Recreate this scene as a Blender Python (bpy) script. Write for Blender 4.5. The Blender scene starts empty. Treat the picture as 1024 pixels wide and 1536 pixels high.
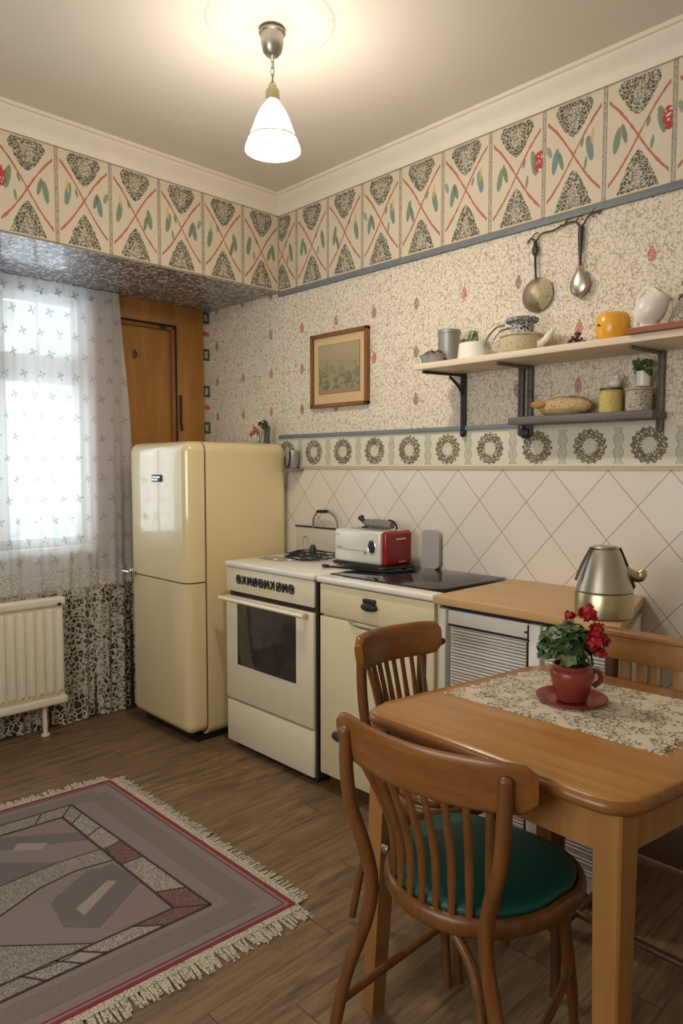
import bpy, bmesh, math, random
from mathutils import Vector, Matrix
random.seed(7)
SC = bpy.context.scene
COL = SC.collection
# ------------------------------------------------------------------ camera, light, exposure
cam_d = bpy.data.cameras.new('camera'); cam = bpy.data.objects.new('camera', cam_d); COL.objects.link(cam)
cam.location = (2.87, -2.35, 1.30)
cam.rotation_euler = (math.radians(90 - 3.67), 0, math.radians(45.75))
cam_d.sensor_fit = 'VERTICAL'; cam_d.sensor_height = 36; cam_d.lens = 36 * 1060 / 1536
cam_d.clip_start = .02
SC.camera = cam
SC.view_settings.view_transform = 'Standard'; SC.view_settings.look = 'None'
SC.view_settings.gamma = 1; SC.view_settings.use_curve_mapping = False
SC.view_settings.exposure = 0.22
SC.cycles.use_denoising = True
SC.cycles.max_bounces = 8; SC.cycles.diffuse_bounces = 5; SC.cycles.transparent_max_bounces = 16
SC.cycles.sample_clamp_indirect = 6
SC.cycles.caustics_reflective = False; SC.cycles.caustics_refractive = False
W = bpy.data.worlds.new('world'); SC.world = W; W.use_nodes = True
W.node_tree.nodes['Background'].inputs[0].default_value = (.78, .88, 1, 1)
W.node_tree.nodes['Background'].inputs[1].default_value = 2.0

def area(name, loc, rot, sx, sy, power, col):
    d = bpy.data.lights.new(name, 'AREA'); d.shape = 'RECTANGLE'; d.size = sx; d.size_y = sy
    d.energy = power; d.color = col
    o = bpy.data.objects.new(name, d); COL.objects.link(o); o.location = loc; o.rotation_euler = rot
    return o
_n = W.node_tree.nodes; _l = W.node_tree.links       # overcast light low in the view, leafy grey green above it
_tc = _n.new('ShaderNodeTexCoord'); _sp = _n.new('ShaderNodeSeparateXYZ'); _l.new(_tc.outputs['Generated'], _sp.inputs[0])
_ns = _n.new('ShaderNodeTexNoise'); _ns.inputs['Scale'].default_value = 14; _l.new(_tc.outputs['Generated'], _ns.inputs['Vector'])
_ad = _n.new('ShaderNodeMath'); _ad.operation = 'MULTIPLY_ADD'; _l.new(_ns.outputs['Fac'], _ad.inputs[0]); _ad.inputs[1].default_value = .22; _l.new(_sp.outputs['Z'], _ad.inputs[2])
_cr = _n.new('ShaderNodeValToRGB'); _l.new(_ad.outputs[0], _cr.inputs[0])
_e = _cr.color_ramp.elements; _e[0].position = .0; _e[0].color = (.30, .42, .52, 1); _e[1].position = .27; _e[1].color = (.42, .50, .44, 1)
_a = _e.new(.06); _a.color = (.85, .95, 1.0, 1); _a = _e.new(.22); _a.color = (.90, .98, 1.0, 1)
_l.new(_cr.outputs[0], _n['Background'].inputs[0])
area('daylight_side_window', (-.86, -1.2, 1.5), (0, -math.pi/2, 0), 1.25, 1.0, 15, (.80, .90, 1))
area('rear_fill_light', (1.9, -3.52, 1.55), (math.pi/2, 0, 0), 1.7, 1.3, 33, (1, .95, .88))  # fill light added behind the camera, set in an invented window
ld = bpy.data.lights.new('pendant_bulb', 'POINT'); ld.energy = 31; ld.color = (1, .89, .74); ld.shadow_soft_size = .045
lo = bpy.data.objects.new('pendant_bulb', ld); COL.objects.link(lo); lo.location = (1.081, -.908, 2.335)

# ------------------------------------------------------------------ node helpers
class X:
    def __init__(s, nt, v): s.nt = nt; s.v = v
    def _m(s, op, *a):
        n = s.nt.nodes.new('ShaderNodeMath'); n.operation = op
        for i, q in enumerate(a):
            q = q.v if isinstance(q, X) else q
            if isinstance(q, (int, float)): n.inputs[i].default_value = q
            else: s.nt.links.new(q, n.inputs[i])
        return X(s.nt, n.outputs[0])
    def __add__(s, o): return s._m('ADD', s, o)
    __radd__ = __add__
    def __sub__(s, o): return s._m('SUBTRACT', s, o)
    def __rsub__(s, o): return s._m('SUBTRACT', o, s)
    def __mul__(s, o): return s._m('MULTIPLY', s, o)
    __rmul__ = __mul__
    def __truediv__(s, o): return s._m('DIVIDE', s, o)
    def __rtruediv__(s, o): return s._m('DIVIDE', o, s)
    def __lt__(s, o): return s._m('LESS_THAN', s, o)
    def __gt__(s, o): return s._m('GREATER_THAN', s, o)
    def abs(s): return s._m('ABSOLUTE', s)
    def fract(s): return s._m('FRACT', s)
    def floor(s): return s._m('FLOOR', s)
    def sin(s): return s._m('SINE', s)
    def sqrt(s): return s._m('SQRT', s)
    def pow(s, k): return s._m('POWER', s, k)
    def max(s, o): return s._m('MAXIMUM', s, o)
    def min(s, o): return s._m('MINIMUM', s, o)
    def atan2(s, o): return s._m('ARCTAN2', s, o)
    def clamp(s): return s._m('ADD', s, 0.0)._clamp()
    def _clamp(s): s.v.node.use_clamp = True; return s

class MT:
    """a material with a principled shader and helpers for building its pattern"""
    def __init__(s, name, col=(.8, .8, .8), rough=.5, metal=0, **kw):
        s.m = bpy.data.materials.new(name); s.m.use_nodes = True; s.nt = s.m.node_tree
        s.b = s.nt.nodes['Principled BSDF']; s.out = s.nt.nodes['Material Output']
        s.b.inputs['Base Color'].default_value = (*col, 1)
        s.b.inputs['Roughness'].default_value = rough; s.b.inputs['Metallic'].default_value = metal
        for k, v in kw.items(): s.b.inputs[k.replace('_', ' ')].default_value = v
    def n(s, t, **kw):
        n = s.nt.nodes.new(t)
        for k, v in kw.items(): setattr(n, k, v)
        return n
    def link(s, a, b): s.nt.links.new(a.v if isinstance(a, X) else a, b)
    def coord(s, kind='Object'):
        n = s.n('ShaderNodeTexCoord'); sp = s.n('ShaderNodeSeparateXYZ'); s.link(n.outputs[kind], sp.inputs[0])
        s.vec = n.outputs[kind]
        return [X(s.nt, o) for o in sp.outputs]
    def comb(s, a, b, c):
        n = s.n('ShaderNodeCombineXYZ')
        for i, q in enumerate((a, b, c)):
            if isinstance(q, X): s.link(q, n.inputs[i])
            else: n.inputs[i].default_value = q
        return n.outputs[0]
    def noise(s, vec, scale=5, detail=2, rough=.5, dist=0, out='Fac'):
        n = s.n('ShaderNodeTexNoise'); s.link(vec, n.inputs['Vector'])
        n.inputs['Scale'].default_value = scale; n.inputs['Detail'].default_value = detail
        n.inputs['Roughness'].default_value = rough; n.inputs['Distortion'].default_value = dist
        return X(s.nt, n.outputs[out])
    def vor(s, vec, scale=5, feature='F1', out='Distance', rnd=1):
        n = s.n('ShaderNodeTexVoronoi', feature=feature); s.link(vec, n.inputs['Vector'])
        n.inputs['Scale'].default_value = scale; n.inputs['Randomness'].default_value = rnd
        return X(s.nt, n.outputs[out])
    def white(s, a, b=0.0):
        n = s.n('ShaderNodeTexWhiteNoise', noise_dimensions='2D'); s.link(s.comb(a, b, 0.0), n.inputs['Vector'])
        return X(s.nt, n.outputs['Value'])
    def mix(s, fac, a, b):
        n = s.n('ShaderNodeMix', data_type='RGBA')
        for q, i in ((fac, n.inputs['Factor']), (a, n.inputs[6]), (b, n.inputs[7])):
            if isinstance(q, tuple): i.default_value = (*q, 1) if len(q) == 3 else q
            elif isinstance(q, (int, float)): i.default_value = q
            else: s.link(q, i)
        return n.outputs[2]
    def col(s, c): s.link(c, s.b.inputs['Base Color'])
    def rough(s, c): s.link(c, s.b.inputs['Roughness'])
    def bump(s, h, strength=.3, dist=.002):
        n = s.n('ShaderNodeBump'); n.inputs['Strength'].default_value = strength; n.inputs['Distance'].default_value = dist
        s.link(h, n.inputs['Height']); s.link(n.outputs[0], s.b.inputs['Normal'])
    def alpha(s, a): s.link(a, s.b.inputs['Alpha'])

def plain(name, col, rough=.5, metal=0, var=.08, scale=12, **kw):
    t = MT(name, col, rough, metal, **kw); t.coord()
    f = t.noise(t.vec, scale, 3)
    t.col(t.mix(f, tuple(c * (1 - var) for c in col), tuple(min(1, c * (1 + var)) for c in col)))
    return t.m
def wood(name, c1, c2, axis=0, scale=3, rough=.35, stretch=14):
    t = MT(name, c1, rough); x, y, z = t.coord()
    q = [x, y, z]; v = [a * (1.0 if i == axis else float(stretch)) for i, a in enumerate(q)]
    vec = t.comb(*v)
    f = t.noise(vec, scale, 5, .6, .6); g = t.noise(vec, scale * 5, 3, .6)
    k = ((f - .5) * 1.7 + .5 + (g - .5) * .5).clamp()
    t.col(t.mix(k, c1, c2)); t.bump(g, .08, .001)
    return t.m

M = {}
CREAM = (.74, .615, .36)
M['enamel'] = plain('cream_enamel', CREAM, .16, 0, .03, 3, Coat_Weight=1.0, Coat_Roughness=.03)
M['enamel_cab'] = plain('cream_paint', (.74, .64, .41), .4, 0, .03)
M['stove_white'] = plain('stove_enamel', (.78, .71, .54), .28, 0, .03)
M['white'] = plain('white_enamel', (.80, .77, .70), .3, 0, .03)
M['white_paint'] = plain('white_paint', (.78, .75, .68), .5, 0, .04)
M['black'] = plain('black_rubber', (.012, .012, .012), .5, 0, .2)
M['seam'] = plain('dark_gap', (.03, .02, .015), .8)
M['dark_iron'] = plain('dark_iron', (.045, .045, .05), .45, .6, .3, 40)
M['chrome'] = plain('chrome', (.75, .74, .72), .18, 1, .05)
M['bronze'] = plain('dull_bronze', (.36, .28, .20), .48, .85, .15, 40)
M['silver_matte'] = plain('dull_silver', (.47, .43, .36), .30, .9, .1, 30)
M['nickel'] = plain('brushed_nickel', (.42, .40, .36), .35, 1, .08)
M['brass_steel'] = plain('warm_steel', (.50, .44, .28), .32, 1, .06)
M['wood_table'] = wood('table_wood', (.30, .135, .038), (.47, .235, .070), 0, 2.2, .26)
M['wood_chair'] = wood('chair_wood', (.11, .040, .009), (.22, .088, .024), 2, 4, .32)
M['wood_rail'] = wood('chair_rail_wood', (.15, .055, .013), (.29, .122, .033), 0, 3, .25)
M['wood_leg'] = wood('table_leg_wood', (.26, .120, .034), (.37, .185, .058), 2, 2.5, .4)
M['wood_dark'] = wood('dark_wood', (.06, .025, .01), (.12, .05, .02), 2, 4, .4)
M['wood_door'] = wood('pine_door', (.24, .100, .020), (.46, .22, .052), 2, 1.6, .4, 10)
M['worktop'] = wood('worktop_wood', (.50, .30, .145), (.60, .38, .19), 0, 2, .45)
M['shelf_pale'] = wood('pale_shelf', (.66, .54, .40), (.76, .64, .48), 0, 2, .5)
M['shelf_red'] = wood('red_brown_board', (.24, .075, .03), (.34, .12, .05), 0, 3, .35)
M['shelf_grey'] = wood('weathered_board', (.07, .06, .055), (.20, .18, .165), 0, 5, .6)
M['green_seat'] = plain('green_vinyl', (.005, .080, .060), .5, 0, .12, 30)
M['red_clay'] = plain('red_glazed_clay', (.22, .038, .026), .3, 0, .15, 20)
M['red_plate'] = plain('red_glaze_plate', (.23, .017, .022), .25, 0, .1)
M['leaf'] = plain('leaf_green', (.045, .10, .03), .55, 0, .6, 40)
M['leaf_pale'] = plain('leaf_pale', (.20, .24, .12), .6, 0, .4, 40)
M['petal'] = plain('red_petal', (.38, .006, .014), .5, 0, .4, 60)
M['petal_pink'] = plain('pink_petal', (.55, .12, .12), .6, 0, .4, 60)
M['toaster_red'] = plain('red_plastic', (.24, .012, .012), .2, 0, .08)
M['toaster_white'] = plain('pearl_plastic', (.70, .69, .62), .22, .15, .04)
M['glass_black'] = plain('black_glass', (.02, .02, .022), .06, 0, .1)
M['grey_plastic'] = plain('grey_plastic', (.20, .19, .17), .4, 0, .2, 30)
M['yellow'] = plain('yellow_glaze', (.78, .38, .035), .22, 0, .06, 25)
M['grey_tin'] = plain('grey_tin', (.33, .33, .31), .4, .5, .15, 40)
M['ceramic'] = plain('white_ceramic', (.78, .74, .66), .3, 0, .05)
M['plaster'] = plain('ceiling_plaster', (.74, .68, .60), .85, 0, .02, 2)
M['cornice'] = plain('cornice_paint', (.80, .73, .63), .6, 0, .03, 6)
M['strip'] = plain('grey_blue_strip', (.17, .20, .215), .5, 0, .2, 30)
M['radiator'] = plain('radiator_enamel', (.80, .75, .64), .35, 0, .04)
M['wainscot'] = plain('dark_wainscot', (.06, .045, .028), .6, 0, .3, 8)
M['room_paint'] = plain('room_paint', (.62, .54, .42), .8, 0, .05, 3)
M['mat_board'] = plain('mat_board', (.62, .44, .24), .8, 0, .05)
M['frame_wood'] = wood('frame_wood', (.16, .06, .02), (.26, .11, .035), 2, 4, .35)
M['jar_straw'] = plain('straw_grain', (.55, .42, .14), .7, 0, .5, 160)
M['cord'] = plain('black_cord', (.01, .01, .01), .35, 0, .1)

def ink(t, vec, scale, thr, dist=.8):
    """dense hand-drawn squiggles"""
    n = t.noise(vec, scale * .6, 2, .5, 0, 'Color')
    add = t.n('ShaderNodeVectorMath', operation='MULTIPLY_ADD')
    t.link(n, add.inputs[0]); add.inputs[1].default_value = (dist / scale * 2,) * 3; t.link(vec, add.inputs[2])
    return t.vor(add.outputs[0], scale, 'DISTANCE_TO_EDGE') < thr

def border_mat(name, axis, off, pitch, z0, h):
    t = MT(name, (.7, .62, .48), .7); x, y, z = t.coord()
    u = (x if axis == 'x' else y * -1.0)
    s = (u - off) / pitch; a = s.fract(); cell = s.floor(); b = (z - z0) / h
    r1 = t.white(cell, 1.0); r2 = t.white(cell, 5.0); r3 = t.white(cell, 9.0)
    base = t.mix(t.noise(t.vec, 6, 3), (.64, .55, .41), (.73, .64, .49))
    ca = (a - .5).abs()
    wob = (t.noise(t.vec, 40, 2) - .5)
    black = ink(t, t.vec, 80, .075)
    # hanging medallion, arch below
    kt = ((b - .665) / .26).clamp()
    top = (ca + wob * .05 < kt.pow(.62) * .33 - (b - .90).max(0.0) * 1.1) * (b < .975) * (b > .665)
    topin = (ca < kt.pow(.7) * .13) * (b > .76) * (b < .93)
    kb = (1.0 - (b / .37).clamp())
    bot = (ca + wob * .05 < kb.pow(.68) * .33) * (b > .035) * (b < .37)
    botin = (ca < (1.0 - (b / .25).clamp()).pow(.7) * .15) * (b < .25) * (b > .06)
    m = (top + bot).clamp()
    inn = (topin + botin).clamp()
    c = t.mix(m, base, t.mix(black, (.095, .085, .065), (.56, .50, .38)))
    c = t.mix(inn, c, t.mix(ink(t, t.vec, 85, .08), (.56, .49, .375), (.17, .15, .12)))
    # crossing red lines
    mid = .50 + (r1 - .5) * .06
    d = a - .5
    sgn = d * .78 + (d * 6.283).sin() * .03
    tw = .017 + wob * .03
    l1 = ((b - mid - sgn).abs() < tw) * (a > .06) * (a < .94)
    l2 = ((b - mid + sgn).abs() < tw) * (a > .06) * (a < .94)
    c = t.mix(((l1 + l2).clamp()) * .85, c, (.43, .085, .045))
    # leaves
    def blob(cx, cy, rx, ry, sk=0.0):
        dx = (a - cx) / rx; dy = (b - cy - (a - cx) * sk) / ry
        return (dx * dx + dy * dy + wob * .9) < 1.0
    green = t.mix(r2 > .5, (.12, .22, .15), (.10, .21, .22))
    c = t.mix(blob(.17 + r1 * .06, .50, .06, .095, .9) * .85, c, green)
    c = t.mix(blob(.29, .40 + r3 * .16, .05, .065, -1.1) * .8, c, (.10, .13, .10))
    c = t.mix(blob(.84 - r2 * .08, .48 + r3 * .08, .065, .10, -.9) * .85, c, green)
    c = t.mix(blob(.64, .62 - r3 * .05, .03, .035, .8) * .8, c, (.12, .17, .14))
    c = t.mix(blob(.09, .60, .05, .045, -.6) * (r2 > .4) * .75, c, (.13, .25, .17))
    c = t.mix(blob(.70, .40, .028, .05, .9) * (r1 < .6) * .8, c, green)
    c = t.mix(blob(.80, .62, .03, .06, 1.0) * (r1 > .45) * .8, c, (.62, .46, .10))
    c = t.mix(blob(.92, .55, .09, .10) * (r3 > .87) * ink(t, t.vec, 60, .2), c, (.46, .05, .04))
    # divider rope
    e = .5 - ca
    rope = (e < .032)
    c = t.mix(rope, c, (.55, .50, .38))
    c = t.mix(((e > .022) * rope + rope * ink(t, t.vec, 110, .10) * .7).clamp() * .8, c, (.13, .11, .08))
    c = t.mix((((b - .992).abs() < .007) + ((b - .012).abs() < .010)).clamp() * .8, c, (.16, .13, .10))
    t.col(c)
    return t.m
M['border_back'] = border_mat('border_paper_back', 'x', .137, .2275, 2.19, .385)
M['border_beam'] = border_mat('border_paper_beam', 'y', 0.0, .2285, 2.19, .385)

def wallpaper():
    t = MT('squiggle_wallpaper', (.7, .6, .48), .75); x, y, z = t.coord()
    base = t.mix(t.noise(t.vec, 5, 3), (.74, .655, .52), (.82, .74, .61))
    lines = ink(t, t.comb(x * 1.25, y, z * .8), 62, .066, 1.1)
    gate = t.noise(t.vec, 75, 1) > .42
    lines2 = ink(t, t.vec, 26, .018, 1.4) * (t.noise(t.vec, 18, 1) > .5)
    c = t.mix((lines * gate) * .62, base, (.27, .205, .125))
    c = t.mix(lines2 * .55, c, (.24, .18, .12))
    # scattered red motifs
    s = (x - .052) / .246; r = (z - 1.488) / .201
    du = (s.fract() - .5) * .246; dv = (r.fract() - .5) * .201
    h = t.white(s.floor(), r.floor())
    w = .015 - (dv.max(0.0)) * .32
    dr = (du / w); dd = dv / .027
    mot = ((dr * dr + dd * dd) < 1.0) * (h > .12)
    red = t.mix(h > .6, (.46, .12, .075), (.27, .11, .07))
    c = t.mix(mot * (ink(t, t.vec, 120, .16) * .45 + .42), c, red)
    seam = ((((z - 1.78).abs() < .0015) + ((x - .03).abs() < .0015)).clamp()) * (x < .26)
    c = t.mix(seam * .5, c, (.30, .23, .16))
    t.col(c)
    return t.m
M['wallpaper'] = wallpaper()

def band():
    t = MT('medallion_band', (.6, .55, .42), .7); x, y, z = t.coord()
    base = t.mix(t.noise(t.vec, 7, 3), (.63, .60, .48), (.73, .69, .57))
    s = (x - .158) / .2055; a = s.fract() - .5
    du = a * .2055; dv = z - 1.371
    rr = (du * du + dv * dv).sqrt(); ang = dv.atan2(du)
    pet = (ang * 16.0 + rr * 90.0).sin() * .0035
    ringm = (rr + pet < .060) * (rr + pet > .026)
    c = t.mix(ringm * ink(t, t.vec, 100, .19), base, (.12, .095, .06))
    c = t.mix(ringm * .25, c, (.25, .21, .14))
    c = t.mix((rr < .026) * ink(t, t.vec, 130, .05) * .7, c, (.36, .30, .20))
    # vases between
    e = .5 - a.abs(); ed = e * .2055
    vz = (z - 1.371) / .062
    wv = .010 + (vz * 4.2).sin().abs() * .009
    vase = (ed < wv) * (vz.abs() < 1.0)
    edge = (ed > wv - .003) * vase
    c = t.mix(vase * .35, c, (.30, .36, .28))
    c = t.mix((edge + vase * ink(t, t.vec, 90, .05)).clamp() * .6, c, (.20, .22, .16))
    c = t.mix(((z - 1.298).abs() < .004) * .7, c, (.30, .26, .18))
    t.col(c); return t.m
M['band'] = band()

def tiles():
    t = MT('diamond_wall_tiles', (.7, .6, .54), .28); x, y, z = t.coord()
    p = (x - 1.138) / .21; q = (z - 1.287) / .24
    A = (p + q); B = (p - q)
    ea = ((A.fract() - .5).abs()); eb = ((B.fract() - .5).abs())
    e = ea.max(eb)
    rnd = t.white(A.floor(), B.floor())
    base = t.mix(rnd, (.71, .645, .575), (.745, .68, .61))
    c = t.mix(e > .4925, base, (.26, .18, .13))
    t.col(c); t.bump((e > .488) * -1.0, .3, .001)
    t.rough(.25 + t.noise(t.vec, 9, 2) * .2)
    return t.m
M['tiles'] = tiles()

def floor_mat():
    t = MT('plank_floor', (.2, .12, .07), .45); x, y, z = t.coord()
    s = x / .125; row = s.floor()
    yy = (y + t.white(row, 3.0) * 1.3) / 1.25
    pr = t.white(row, yy.floor())
    vec = t.comb(x * 9.0 + pr * 20.0, y * .9, pr * 7.0)
    g = t.noise(vec, 5, 6, .65, .8)
    c = t.mix(((g - .5) * 2.4 + .48).clamp(), (.060, .034, .017), (.31, .190, .100))
    c = t.mix(pr * .35, c, (.20, .122, .066))
    ed = ((s.fract() - .5).abs() > .492)
    ed2 = ((yy.fract() - .5).abs() > .4985)
    e = (ed + ed2).clamp()
    c = t.mix(e * .75, c, (.03, .02, .013))
    t.col(c); t.rough(.36 + g * .25); t.bump(g * .5 - e, .15, .001)
    return t.m
M['floor'] = floor_mat()

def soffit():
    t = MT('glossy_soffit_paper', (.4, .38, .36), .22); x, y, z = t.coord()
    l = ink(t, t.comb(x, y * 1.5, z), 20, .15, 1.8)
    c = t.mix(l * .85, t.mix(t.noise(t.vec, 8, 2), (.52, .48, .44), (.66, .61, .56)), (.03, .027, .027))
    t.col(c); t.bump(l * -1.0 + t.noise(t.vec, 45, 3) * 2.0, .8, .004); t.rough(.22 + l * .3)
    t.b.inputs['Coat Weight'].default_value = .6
    return t.m
M['soffit'] = soffit()

def corner_strip():
    t = MT('corner_strip_paper', (.6, .5, .4), .7); x, y, z = t.coord()
    b = ((z - 1.0) / .21).fract()
    sq = ((b - .5).abs() < .16)
    inn = ((b - .5).abs() < .09) * ((y + .024).abs() < .011)
    c = t.mix(ink(t, t.vec, 90, .08) * .5, (.58, .52, .40), (.25, .2, .15))
    c = t.mix(sq, c, (.045, .06, .065)); c = t.mix(inn * ink(t, t.vec, 100, .2), c, (.45, .45, .40))
    c = t.mix((b < .12) * ((z / .42).fract() > .5) * ink(t, t.vec, 80, .25), c, (.45, .07, .05))
    t.col(c); return t.m
M['corner_strip'] = corner_strip()

def fabric_sheer(name, a0, tint=(.86, .88, .90)):
    t = MT(name, tint, .9); x, y, z = t.coord()
    u = (y / .085); v = (z / .10)
    row = v.floor(); uu = u + (row * .5).fract()
    du = (uu.fract() - .5); dv = (v.fract() - .5)
    pet = (dv.atan2(du) * 4.0).sin() * .10 + .13
    rr = (du * du + dv * dv).sqrt()
    fl = (rr < pet) * (t.noise(t.vec, 60, 2) > .40)
    weave = t.noise(t.vec, 300, 1) * .06
    al = (fl * .22 + a0 + weave + t.noise(t.comb(x * 0.0, y, 0.0), 22, 2) * .22 - .09).clamp()
    return t, al, fl
def cloth_out(t, al, tone=None):
    tr = t.n('ShaderNodeBsdfTransparent'); tl = t.n('ShaderNodeBsdfTranslucent'); df = t.n('ShaderNodeBsdfDiffuse')
    for n in (tl, df):
        n.inputs[0].default_value = t.b.inputs['Base Color'].default_value
        if tone is not None: t.link(tone, n.inputs[0])
    m1 = t.n('ShaderNodeMixShader'); m1.inputs[0].default_value = .45
    t.link(df.outputs[0], m1.inputs[1]); t.link(tl.outputs[0], m1.inputs[2])
    m2 = t.n('ShaderNodeMixShader'); t.link(al, m2.inputs[0]); t.link(tr.outputs[0], m2.inputs[1]); t.link(m1.outputs[0], m2.inputs[2])
    t.link(m2.outputs[0], t.out.inputs[0]); return t.m
t, al, fl = fabric_sheer('sheer_curtain_net', .66); M['sheer'] = cloth_out(t, al, t.mix(fl, (.88, .91, .95), (.46, .49, .50)))  # flowers greyed to imitate embroidery darkening against the bright window
def lace(name, scale=34, thr=.11, col=(.74, .69, .58), lo=.0):
    t = MT(name, col, .9); x, y, z = t.coord()
    l1 = ink(t, t.vec, scale, thr, 1.2); l2 = ink(t, t.vec, scale * 2.6, .10, 1) * (t.noise(t.vec, 9, 2) > .60)
    dens = (t.noise(t.comb(x * 0.0, y, 0.0), 16, 1) - .50).max(0.0) * 2.4 * (.4 + t.noise(t.vec, 60, 2))
    return cloth_out(t, (l1 + l2 + lo + dens).clamp() * .95)
M['lace'] = lace('lace_curtain_net', 38, .125, (.92, .87, .76))
M['hem_lace'] = lace('hem_lace_net', 70, .12, (.80, .82, .84), .45)
def crochet():
    t = MT('crochet_runner', (.7, .62, .48), .95); x, y, z = t.coord()
    l = ink(t, t.vec, 75, .09, 1.2) * (t.noise(t.vec, 22, 3) > .46)
    c = t.mix(t.noise(t.vec, 200, 2), (.55, .47, .35), (.76, .68, .54))
    t.col(t.mix(l * .85, c, (.16, .12, .075))); t.bump(t.noise(t.vec, 260, 2), .6, .002)
    return t.m
M['crochet'] = crochet()
def speckle(name, a, b, s=110, thr=.10, k=1.0):
    t = MT(name, a, .95); t.coord()
    t.col(t.mix(ink(t, t.vec, s, thr) * k, t.mix(t.noise(t.vec, 14, 3), tuple(c * .85 for c in a), a), b))
    t.bump(t.noise(t.vec, 400, 2), .4, .002)
    return t.m
M['rug_field'] = speckle('rug_mauve_pile', (.275, .222, .212), (.18, .140, .135), 260, .2, .6)
M['rug_shade'] = speckle('rug_umber_stripe_pile', (.165, .130, .113), (.225, .180, .158), 260, .2, .6)
M['rug_dark'] = speckle('rug_grey_pile', (.125, .110, .110), (.18, .155, .152), 260, .2, .5)
M['rug_pale'] = speckle('rug_pale_pile', (.36, .30, .27), (.27, .22, .20), 260, .2, .5)
M['rug_pink'] = speckle('rug_pink_pile', (.275, .195, .185), (.2, .14, .135), 260, .2, .5)
M['rug_speck'] = speckle('rug_speckled_pile', (.12, .10, .088), (.34, .30, .25), 170, .13, 1)
M['rug_tile'] = speckle('rug_light_speckled_pile', (.16, .135, .12), (.36, .31, .27), 130, .14, 1)
M['rug_wine'] = speckle('rug_wine_pile', (.13, .045, .045), (.22, .15, .13), 150, .08, 1)
M['rug_line'] = speckle('rug_dark_outline', (.035, .026, .024), (.1, .08, .07), 200, .1, .5)
M['rug_red'] = speckle('rug_red_line', (.22, .018, .03), (.3, .05, .06), 200, .1, .4)
M['fringe'] = speckle('rug_cream_fringe', (.60, .53, .41), (.20, .16, .11), 100, .06, 1)
M['oven_glass'] = None
def oven_glass():
    t = MT('dark_oven_glass', (.03, .03, .03), .08); t.coord()
    n = t.noise(t.vec, 9, 4, .6, 1.5)
    t.col(t.mix(n, (.012, .011, .011), (.085, .072, .066))); return t.m
M['oven_glass'] = oven_glass()
def picture():
    t = MT('faded_landscape_print', (.4, .35, .2), .6); x, y, z = t.coord()
    n = t.noise(t.vec, 9, 4, .6, 1.0); n2 = t.noise(t.vec, 30, 3, .6, 1.0)
    g = ((((z + 1.583 - 1.76) * -9.0) + n * 1.4 - .1).clamp()) * (z + 1.583 > 1.665)
    c = t.mix(n2, (.42, .34, .20), (.34, .27, .16))
    c = t.mix(g * .8, c, t.mix(n2 > .5, (.09, .11, .05), (.26, .26, .14)))
    c = t.mix((z + 1.583 < 1.668), c, (.34, .20, .12))
    t.col(c); return t.m
M['picture'] = picture()
M['rosette'] = None
def rosette():
    t = MT('embossed_rosette_plaster', (.76, .70, .61), .7); x, y, z = t.coord()
    ang = (y + .93).atan2(x - 1.10)
    n = (ang * 46.0).sin() * .5 + t.noise(t.vec, 60, 3)
    t.col(t.mix((n > .95) * .55, (.74, .68, .60), (.50, .44, .36))); t.bump(n, .5, .002); return t.m
M['rosette'] = rosette()
def glow(name, col, st, tr):
    t = MT(name, col, .3)
    em = t.n('ShaderNodeEmission'); em.inputs[0].default_value = (*col, 1); em.inputs[1].default_value = st
    tb = t.n('ShaderNodeBsdfTransparent'); m = t.n('ShaderNodeMixShader'); m.inputs[0].default_value = tr
    t.link(em.outputs[0], m.inputs[1]); t.link(tb.outputs[0], m.inputs[2]); t.link(m.outputs[0], t.out.inputs[0])
    return t.m
M['shade_glass'] = glow('lit_opal_glass', (1, .94, .83), 3.3, .45)
M['bulb'] = glow('lit_bulb_glass', (1, .88, .66), 14, .3)
def clear_glass():
    t = MT('window_glass', (.9, .95, 1), .02); 
    tb = t.n('ShaderNodeBsdfTransparent'); gl = t.n('ShaderNodeBsdfGlossy'); gl.inputs['Roughness'].default_value = .02
    m = t.n('ShaderNodeMixShader'); m.inputs[0].default_value = .07
    t.link(tb.outputs[0], m.inputs[1]); t.link(gl.outputs[0], m.inputs[2]); t.link(m.outputs[0], t.out.inputs[0]); return t.m
M['glass'] = clear_glass()
M['basket'] = speckle('bread_crust', (.42, .25, .09), (.60, .46, .26), 90, .2, .8)
M['lace_jar'] = speckle('lacy_white_jar', (.62, .56, .45), (.16, .13, .10), 120, .10, .8)
M['black_white'] = speckle('black_and_white_pattern', (.03, .035, .045), (.5, .5, .48), 110, .12, 1)
M['straw'] = speckle('cream_crackle_glaze', (.60, .52, .34), (.30, .24, .13), 100, .05, .7)

# ------------------------------------------------------------------ mesh helpers
def BM(): return bmesh.new()
def box(bm, x0, x1, y0, y1, z0, z1, r=0, seg=2, pick=None, mat=None):
    g = bmesh.ops.create_cube(bm, size=1); vs = g['verts']
    for v in vs: v.co = Vector((x0 + (v.co.x + .5) * (x1 - x0), y0 + (v.co.y + .5) * (y1 - y0), z0 + (v.co.z + .5) * (z1 - z0)))
    es = list({e for v in vs for e in v.link_edges})
    if pick: es = [e for e in es if pick((e.verts[0].co + e.verts[1].co) / 2, (e.verts[0].co - e.verts[1].co).normalized())]
    if r > 0:
        res = bmesh.ops.bevel(bm, geom=es, offset=r, segments=seg, profile=.5, affect='EDGES', clamp_overlap=True)
        vs = list({v for f in res['faces'] for v in f.verts} | {v for v in vs if v.is_valid})
    if mat is not None: bmesh.ops.transform(bm, matrix=mat, verts=vs)
    return vs
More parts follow.
